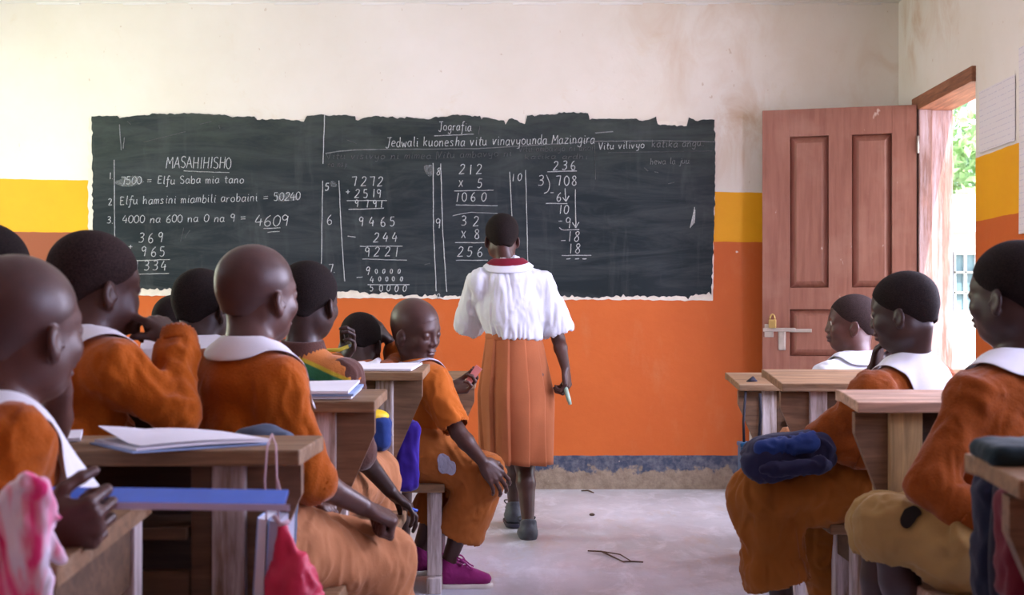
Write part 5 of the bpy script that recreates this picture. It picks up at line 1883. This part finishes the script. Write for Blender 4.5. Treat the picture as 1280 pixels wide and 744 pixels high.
k = Kid(head=W(388, 376, 3.56), head_rot=(24, 6, 0), hscale=0.99, neck=W(378, 446, 3.54), pelvis=Wz(378, 3.58, 0.47), byaw=15, sw=0.118,
        shR=W(425, 474, 3.50), elR=W(443, 560, 3.50), wrR=W(488, 614, 3.60), handR=dict(fwd=V(0.72, 0.2, -0.6), palm=V(-0.5, -0.1, -0.8), curl=28, thumb=25, s=0.9),
        elL=W(395, 500, 3.80), wrL=W(426, 452, 3.86), handL=dict(fwd=V(0.55, -0.1, 0.75), palm=V(-0.7, -0.4, 0.3), curl=48, s=0.85))
zt = 0.94
M_STRIPES = []
def strz(px, py): 
    p = W(px, py, 3.5); return p[2] + 0.42 * p[0]
M_STRIPES = [(strz(395, 545), (0.30, 0.24, 0.05)), (strz(395, 500), (0.02, 0.12, 0.11)), (strz(395, 478), (0.02, 0.10, 0.075)), (strz(395, 473), (0.03, 0.13, 0.055)), (strz(395, 458), (0.50, 0.36, 0.03)), (strz(395, 453), (0.56, 0.19, 0.05))]
M['striped'] = m_striped()
body(k, 'boy in a striped pullover with a brown ribbed roll neck, holding pens', 'skin_deep', 0.0036, hair_t=0.0035)
s_ = dress(k, 'striped', (0.05, 0.9), 'shorts_tan', collar=None, cuffs=False)
tube_ribbed('roll_neck', k.neck - k.up * 0.012, k.neck + k.up * 0.046, 0.072, 0.056, M['brown_knit'], k.obj, 64, 0.0018)
e0 = k.elR + (k.wrR - k.elR) * 0.08
tube_ribbed('cuff', k.elR - (k.wrR - k.elR) * 0.35, e0, 0.050, 0.042, M['brown_knit'], k.obj)
F = Field()
F.cone(k.shR + V(0.010, -0.004, 0.004), k.elR, 0.056, 0.051, 0.03)
F.cone(k.elR, k.elR + (k.wrR - k.elR) * 0.12, 0.051, 0.048, 0.02)
fmesh(F, 0.005, 'sleeve', M['brown_knit'], k.obj, wr=(0.005, 18, (1, 1, 1), 3))
KG = k
t = empty('pen', W(420, 440, 3.84), 'yellow pen held up by the boy in the striped pullover', 'pen')
MB().tube([W(408, 438, 3.83), W(424, 437.5, 3.83), W(436, 433, 3.83)], 0.006, 10).build('pen_barrel', M['pen_yellow'], t)
MB().tube([W(436, 433, 3.83), W(441, 431, 3.83)], [0.0055, 0.003], 10).build('pen_tip', M['blue_cover'], t)
t = empty('pen', W(515, 636, 3.62), 'blue pen in the lowered hand of the boy in the striped pullover', 'pen')
MB().tube([W(508, 634, 3.60), W(522, 639, 3.60)], 0.0045, 8).build('pen_barrel', M['pen_blue'], t)

# --- fourth row: half-hidden boy, boy with his hand on his head, boy in purple sneakers
k = Kid(head=W(222, 407, 4.60), head_rot=(26, 8, 0), hscale=0.98, neck=W(220, 457, 4.57), pelvis=Wz(220, 4.58, 0.46), byaw=10)
body(k, 'boy in the fourth row whose head shows only partly behind the third-row boy', 'skin_deep', 0.005)
dress(k, 'sweater_b', res=0.008)

k = Kid(head=W(452, 430, 4.62), head_rot=(14, 30, 4), hscale=0.98, neck=W(450, 467, 4.54), pelvis=Wz(448, 4.56, 0.46), byaw=10,
        shR=W(486, 472, 4.52), elR=W(500, 452, 4.66), wrR=W(486, 425, 4.66), handR=dict(fwd=V(-0.50, -0.15, 0.85), palm=V(-0.95, 0, -0.25), curl=22, s=0.85))
body(k, 'boy with his hand on his bowed head, beyond the third left desk', 'skin_deep', 0.004)
dress(k, 'sweater_b', (0.35, 0.9), cuffs=False)

k = Kid(head=W(521, 413, 4.54), head_rot=(123, 17, -5), hscale=1.02, neck=W(523, 460, 4.54), pelvis=Wz(528, 4.56, 0.465), byaw=72, sw=0.118,
        shR=W(541, 478, 4.45), elR=W(573, 541, 4.36), wrR=W(604, 578, 4.325), handR=dict(fwd=V(0.62, 0.12, -0.75), palm=V(-0.35, 0.85, -0.3), curl=24, thumb=38, s=0.95, spread=9),
        shL=W(520, 478, 4.66), elL=W(540, 500, 4.78), wrL=W(562, 488, 4.76), handL=dict(fwd=V(0.95, 0, 0.18), palm=V(0.1, -0.5, 0.85), curls=[40, 48, 55, 60], thumb=20, thumb_curl=10, s=0.95),
        hipR=Wz(533, 4.48, 0.465), hipL=Wz(523, 4.63, 0.465), kneeR=W(603, 594, 4.44), ankR=W(560, 704, 4.50), footR=V(1, 0.02, 0), kneeL=W(560, 597, 4.62), ankL=W(524, 688, 4.62), footL=V(1, 0.35, 0), base=V(-0.35, 4.56, 0))
body(k, 'boy sitting sideways in the aisle in torn orange-brown shorts and purple sneakers', 'skin', 0.0030, eyes='closed', hair='hair_short', hair_t=0.0007)
legs(k, 'shorts_orange', (0.60, 0.55), rad=(0.090, 0.076, 0.086), wr=(0.0085, 11, (1, 1, 0.8), 6))
sweater(k, 'shirt_orange', (-0.78, 0.2), name='shirt', cuffs=False, wr=(0.008, 14, (1, 1, 0.6), 2), bulk=0.95)
collar_mesh('collar', k.neck, k.Rb, k.cloth, M['lining'], k.obj, 0.35, stand=0.012, point=0.0, th=0.003)
for S in 'RL':
    shoe(k.obj, getattr(k, 'ank' + S), getattr(k, 'foot' + S), M['sneaker'], M['sole'], 1.05, lace=True)
# torn patch with the grey lining showing, on the thigh
c = W(556, 580, 4.40)
F = Field()
for (dx, dz_, rx, rz) in ((0, 0, 0.022, 0.026), (0.022, -0.010, 0.020, 0.016), (-0.012, 0.016, 0.014, 0.016), (0.03, -0.02, 0.014, 0.010)):
    F.ell(c + V(dx, 0.0, dz_), V(rx, 0.008, rz), None, 0.006)
P, Q = F.mesh(0.004)
for _ in range(4):
    d = k.legF(P); g = k.legF.grad(P)
    P = P - g * (d - 0.004)[:, None] * 0.9
P = wrinkle(P, Q, 0.004, 45, (1, 1, 1), 5)
link_mesh('torn_patch', P, Q, M['lining'], k.obj, smooth=True)
KI = k
t = empty('card', W(594, 467, 4.74), 'small pink card held up by the boy in purple sneakers', 'card')
a, b = W(586, 477, 4.73), W(599, 459, 4.73)
d = nrm(b - a); q = nrm(np.cross(d, V(0, 1, 0.0)))
MB().prism([a - q * 0.012, a + q * 0.012, b + q * 0.014, b - q * 0.014], V(0, 0.012, 0)).build('card_face', M['card'], t)
# teeth glimpsed between parted lips
F = Field().ell(k.L(0, 0.0830, -0.0558), V(0.011, 0.0035, 0.0028), k.Rh)
fmesh(F, 0.0014, 'teeth', M['tooth'], k.obj)

# --- girl walking to the blackboard
k = Kid(head=W(627, 297, 5.55), head_rot=(-10, 4, 0), hscale=0.93, neck=W(634, 337, 5.53), pelvis=W(645, 455, 5.52), byaw=2, sw=0.125,
        shR=W(676, 354, 5.54), elR=W(698, 424, 5.56), wrR=W(707, 461, 5.48), handR=dict(fwd=V(0.12, 0.05, -1), palm=V(-0.8, 0.3, 0), curl=58, thumb=28, thumb_curl=30, s=0.98),
        shL=W(598, 354, 5.52), elL=W(588, 412, 5.66), wrL=W(612, 400, 5.82), handL=dict(fwd=V(0.4, 0.8, 0.1), palm=V(0.3, -0.2, -0.9), curl=45),
        hipR=W(662, 470, 5.54), hipL=W(630, 470, 5.58), kneeR=W(656, 580, 5.60), ankR=W(660, 655, 5.50), footR=V(-0.12, 1, 0), kneeL=W(644, 580, 5.74), ankL=W(642, 633, 5.80), footL=V(-0.1, 1, 0), base=V(-0.02, 5.6, 0))
body(k, 'girl in a white blouse and terracotta skirt walking towards the blackboard', 'skin', 0.0036, hair='hair', hair_t=0.004, eyes='open')
# blouse
F = Field()
f, up, r = k.Rb[:, 1], k.up, k.Rb[:, 0]
F.cone(W(645, 424, 5.52), W(640, 385, 5.53), 0.110, 0.130, 0.05, flat=(f, 0.78))
F.cone(W(640, 385, 5.53), k.neck - up * 0.085, 0.132, 0.130, 0.05, flat=(f, 0.72))
F.cone(k.shR, k.shL, 0.048, 0.048, 0.05)
F.cone(k.neck - up * 0.05, k.neck - up * 0.005, 0.080, 0.058, 0.05)
F.plane(W(645, 424, 5.52), V(0, 0, -1), 0.01)
for S, q in (('R', 0.82), ('L', 0.9)):
    sh, el = getattr(k, 'sh' + S), getattr(k, 'el' + S)
    e = sh + (el - sh) * q + r * (0.012 if S == 'R' else -0.012)
    F.cone(sh, e, 0.052, 0.066, 0.03)
    F.cone(e + (el - sh) * 0.10, e + (el - sh) * 0.4, 0.060, 0.060, 0.005, 's')
k.cloth = F
P, Q = F.mesh(0.0052)
P = relax(P, Q, 1)
P = wrinkle(P, Q, 0.009, 9, (1.7, 1, 0.42), 4)
P = wrinkle(P, Q, 0.005, 22, (1.6, 1, 0.5), 8)
z0, z1 = W(0, 422, 5.52)[2], W(0, 402, 5.52)[2]
N = vnormals(P, Q)
g = np.clip((z1 - P[:, 2]) / (z1 - z0), 0, 1) * (P[:, 2] < z1)
ang = np.arctan2(P[:, 1] - 5.52, P[:, 0] - W(645, 0, 5.52)[0])
P = P + N * (0.0028 * np.sin(ang * 21 + 2 * np.sin(ang * 5)) * np.minimum(1, g * 1.5))[:, None]
link_mesh('blouse', P, Q, M['white'], k.obj, smooth=True)
collar_mesh('blouse_collar', k.neck - k.up * 0.006, k.Rb, F, M['white'], k.obj, 0.55, stand=0.020, point=0.01, rin=0.055)
collar_mesh('maroon_collar', k.neck + k.up * 0.016, k.Rb, F, M['maroon'], k.obj, 0.42, stand=0.022, point=0.0, rin=0.050, th=0.004)
# pleated skirt: a waistband and a gathered tube
n, rows = 220, 26
zt_, zb_ = W(0, 421, 5.52)[2], W(0, 578, 5.52)[2]
ct_, cb_ = W(642, 0, 5.53)[0], W(645, 0, 5.56)[0]
vs, fs = [], []
for j in range(rows + 1):
    q = j / rows
    z = zt_ + (zb_ - zt_) * q
    hwid = 0.118 + 0.038 * min(1, q * 2.2) - 0.012 * max(0, q - 0.45)
    dep = hwid * (0.74 + 0.08 * q)
    for i in range(n):
        a = 2 * PI * i / n
        pl = (((a * 11 / (2 * PI) * 1.0) % 1.0))
        saw = (pl - 0.5) * 2
        pz = 0.012 * saw * (0.25 + 0.75 * min(1, q * 2)) * (0.7 + 0.3 * math.sin(a * 3 + 1))
        pz += 0.008 * math.sin(a * 4 + 1.5 + q) * q + 0.004 * math.sin(a * 7 + q * 5) * q
        sway = 0.012 * q * math.sin(a + 0.6)
        vs.append((ct_ + (cb_ - ct_) * q + (hwid + pz) * math.cos(a), 5.53 + 0.03 * q + (dep + pz) * math.sin(a), z + (0.012 * math.cos(a - 2.6)) * q - 0.010 * (q == 1) * saw * 0.3))
for j in range(rows):
    for i in range(n):
        i2 = (i + 1) % n
        fs.append((j * n + i, j * n + i2, (j + 1) * n + i2, (j + 1) * n + i))
sk = link_mesh('skirt', vs, fs, M['skirt'], k.obj, smooth=True)
sd = sk.modifiers.new('thickness', 'SOLIDIFY'); sd.thickness = 0.004; sd.offset = 0
vs, fs = [], []
for j in range(5):
    z = zt_ - 0.014 + 0.028 * j / 4
    for i in range(64):
        a = 2 * PI * i / 64
        rr_ = 0.119 + (0.004 if 0 < j < 4 else 0)
        vs.append((ct_ + rr_ * math.cos(a), 5.53 + rr_ * 0.76 * math.sin(a), z))
for j in range(4):
    for i in range(64):
        fs.append((j * 64 + i, j * 64 + (i + 1) % 64, (j + 1) * 64 + (i + 1) % 64, (j + 1) * 64 + i))
link_mesh('waistband', vs, fs, M['skirt'], sk, smooth=True)
for S in 'RL':
    shoe(k.obj, getattr(k, 'ank' + S), getattr(k, 'foot' + S), M['shoe_grey'], M['sole_dark'], 1.1, lace='shoe_grey')
t = empty('pen', W(710, 495, 5.47), 'pale green pen held in the right hand of the girl', 'pen')
MB().tube([W(705, 478, 5.47), W(711, 500, 5.47), W(713, 506, 5.47)], [0.010, 0.010, 0.007], 10).build('pen_barrel', M['green_pen'], t)
KJ = k

# --- right-hand side
k = Kid(head=W(1063, 404, 4.52), head_rot=(-82, 2, 0), hscale=0.94, neck=W(1070, 450, 4.50), pelvis=Wz(1078, 4.52, 0.47), byaw=-16,
        shL=W(1036, 474, 4.44), elL=W(1020, 520, 4.50), wrL=W(1075, 545, 4.50))
body(k, 'boy in a plain white shirt in profile in front of the brown door', 'skin_warm', 0.0032, hair='hair_brown', hair_t=0.0015)
legs(k, 'shorts_tan', (0.3, 0.3))
sweater(k, 'white', (-0.75, -0.75), name='shirt', cuffs=False, wr=(0.007, 14, (1, 1, 0.6), 2), res=0.006)
collar_mesh('shirt_collar', k.neck, k.Rb, k.cloth, M['white'], k.obj, 0.7, stand=0.016)
for S in 'RL': shoe(k.obj, getattr(k, 'ank' + S), getattr(k, 'foot' + S), M['shoe_black'], M['sole_dark'])

k = Kid(head=W(1127, 389, 3.50), head_rot=(-60, 12, 0), hscale=0.98, neck=W(1140, 457, 3.52), pelvis=Wz(1128, 3.60, 0.47), byaw=-42,
        shL=W(1090, 492, 3.42), elL=W(1024, 550, 3.46), wrL=W(1085, 570, 3.44), handL=dict(fwd=V(0.8, 0.2, -0.2), palm=V(0, 0, -1), curl=40),
        shR=W(1182, 488, 3.62), elR=W(1120, 560, 3.80), wrR=W(1092, 462, 3.66), handR=dict(fwd=V(0.15, -0.25, 1), palm=V(0.7, -0.5, 0.2), curl=42, s=0.85),
        hipL=Wz(1100, 3.54, 0.475), kneeL=W(955, 622, 3.52), ankL=W(985, 800, 3.50), footL=V(-0.9, 0.4, 0), kneeR=W(1012, 628, 3.80), ankR=W(1050, 740, 3.86), footR=V(-0.9, 0.4, 0))
body(k, 'boy with his hand at his chin, in the middle of the right side', 'skin_deep', 0.0034, hair_t=0.0018)
dress(k, 'sweater_r', (0.9, 0.9), 'trouser_brown', (0.85, 0.55), csize=1.2, collar_kw=dict(point=0.02, rin=0.051), legs_kw=dict(rad=(0.094, 0.090, 0.088), wr=(0.017, 9, (1, 1, 0.9), 4)))
KL = k

k = Kid(head=W(1263, 366, 2.76), head_rot=(-40, 6, 0), hscale=1.02, neck=W(1272, 458, 2.75), pelvis=Wz(1240, 2.66, 0.48), byaw=-38, sw=0.13,
        shL=W(1216, 500, 2.66), elL=W(1162, 602, 2.62), wrL=W(1225, 655, 2.56), handL=dict(fwd=V(0.8, -0.1, -0.4), palm=V(0, 0.3, -1), curl=40),
        wrR=Wz(1262, 2.9, 0.60), hipL=Wz(1205, 2.62, 0.475), kneeL=W(1112, 662, 2.70), ankL=W(1140, 850, 2.74), footL=V(-0.8, 0.6, 0))
body(k, 'boy in khaki shorts and wide white collar nearest the camera on the right', 'skin_deep', 0.0032, hair_t=0.0018)
dress(k, 'sweater_r', (0.95, 0.9), 'shorts_khaki', (0.16, 0.16), hem=-0.11, csize=1.25, collar_kw=dict(point=0.02, rin=0.052), legs_kw=dict(rad=(0.082, 0.064, 0.064), wr=(0.010, 11, (1, 1, 0.8), 2)))
F = Field()
c = W(1137, 646, 2.62)
F.ell(c, V(0.013, 0.02, 0.020), None, 0.01)
F.ell(c + V(0.012, 0, 0.012), V(0.010, 0.02, 0.008), None, 0.01)
F.ell(c + V(-0.008, 0, -0.014), V(0.008, 0.02, 0.011), None, 0.01)
P, Q = F.mesh(0.004)
for _ in range(4):
    d = k.legF(P); g = k.legF.grad(P)
    P = P - g * (d - 0.0075)[:, None] * 0.9
link_mesh('torn_hole', P, Q, M['dark'], k.obj, smooth=True)
KM = k

# --- pink and white cloth bunched in the nearest boy's hand
F = Field()
dd = 1.56
def fold(pts, rs, k=0.012):
    for (a, b), (ra, rb) in zip(zip(pts[:-1], pts[1:]), zip(rs[:-1], rs[1:])):
        F.cone(W(*a), W(*b), ra, rb, k)
rr_ = np.random.default_rng(4)
for q in range(11):
    x0 = -22 + q * 7.6 + rr_.normal(0, 1.5)
    yt = 640 - 38 * math.exp(-((x0 - 30) / 30.0) ** 2) + rr_.normal(0, 4)
    w_ = [x0 + rr_.normal(0, 4) for _ in range(4)]
    zz = dd + 0.012 * math.sin(q * 2.3)
    fold([(x0 * 0.7 + 10, yt, zz), (w_[0], 655, zz + 0.004 * rr_.normal()), (w_[1] * 0.95, 690, zz - 0.006), (w_[2] * 0.92, 725, zz), (w_[3] * 0.9, 800, zz)], [0.0085, 0.0095 + 0.002 * rr_.random(), 0.0085 + 0.004 * rr_.random(), 0.011, 0.012], 0.007)
fold([(4, 650, dd), (16, 622, dd - 0.008), (34, 604, dd - 0.012), (50, 610, dd - 0.012), (62, 632, dd)], [0.010, 0.012, 0.012, 0.011, 0.009], 0.008)
fold([(70, 648, dd), (62, 642, dd), (58, 652, dd), (62, 676, dd), (70, 692, dd), (78, 700, dd)], [0.006, 0.007, 0.008, 0.0075, 0.008, 0.006], 0.006)
pc = empty('cloth', W(30, 744, dd), 'bunched pink and white striped cloth in the lower left corner', 'cloth')
fmesh(F, 0.0034, 'cloth_folds', M['pinkwhite'], pc, wr=(0.0025, 45, (1.3, 1, 0.5), 5))
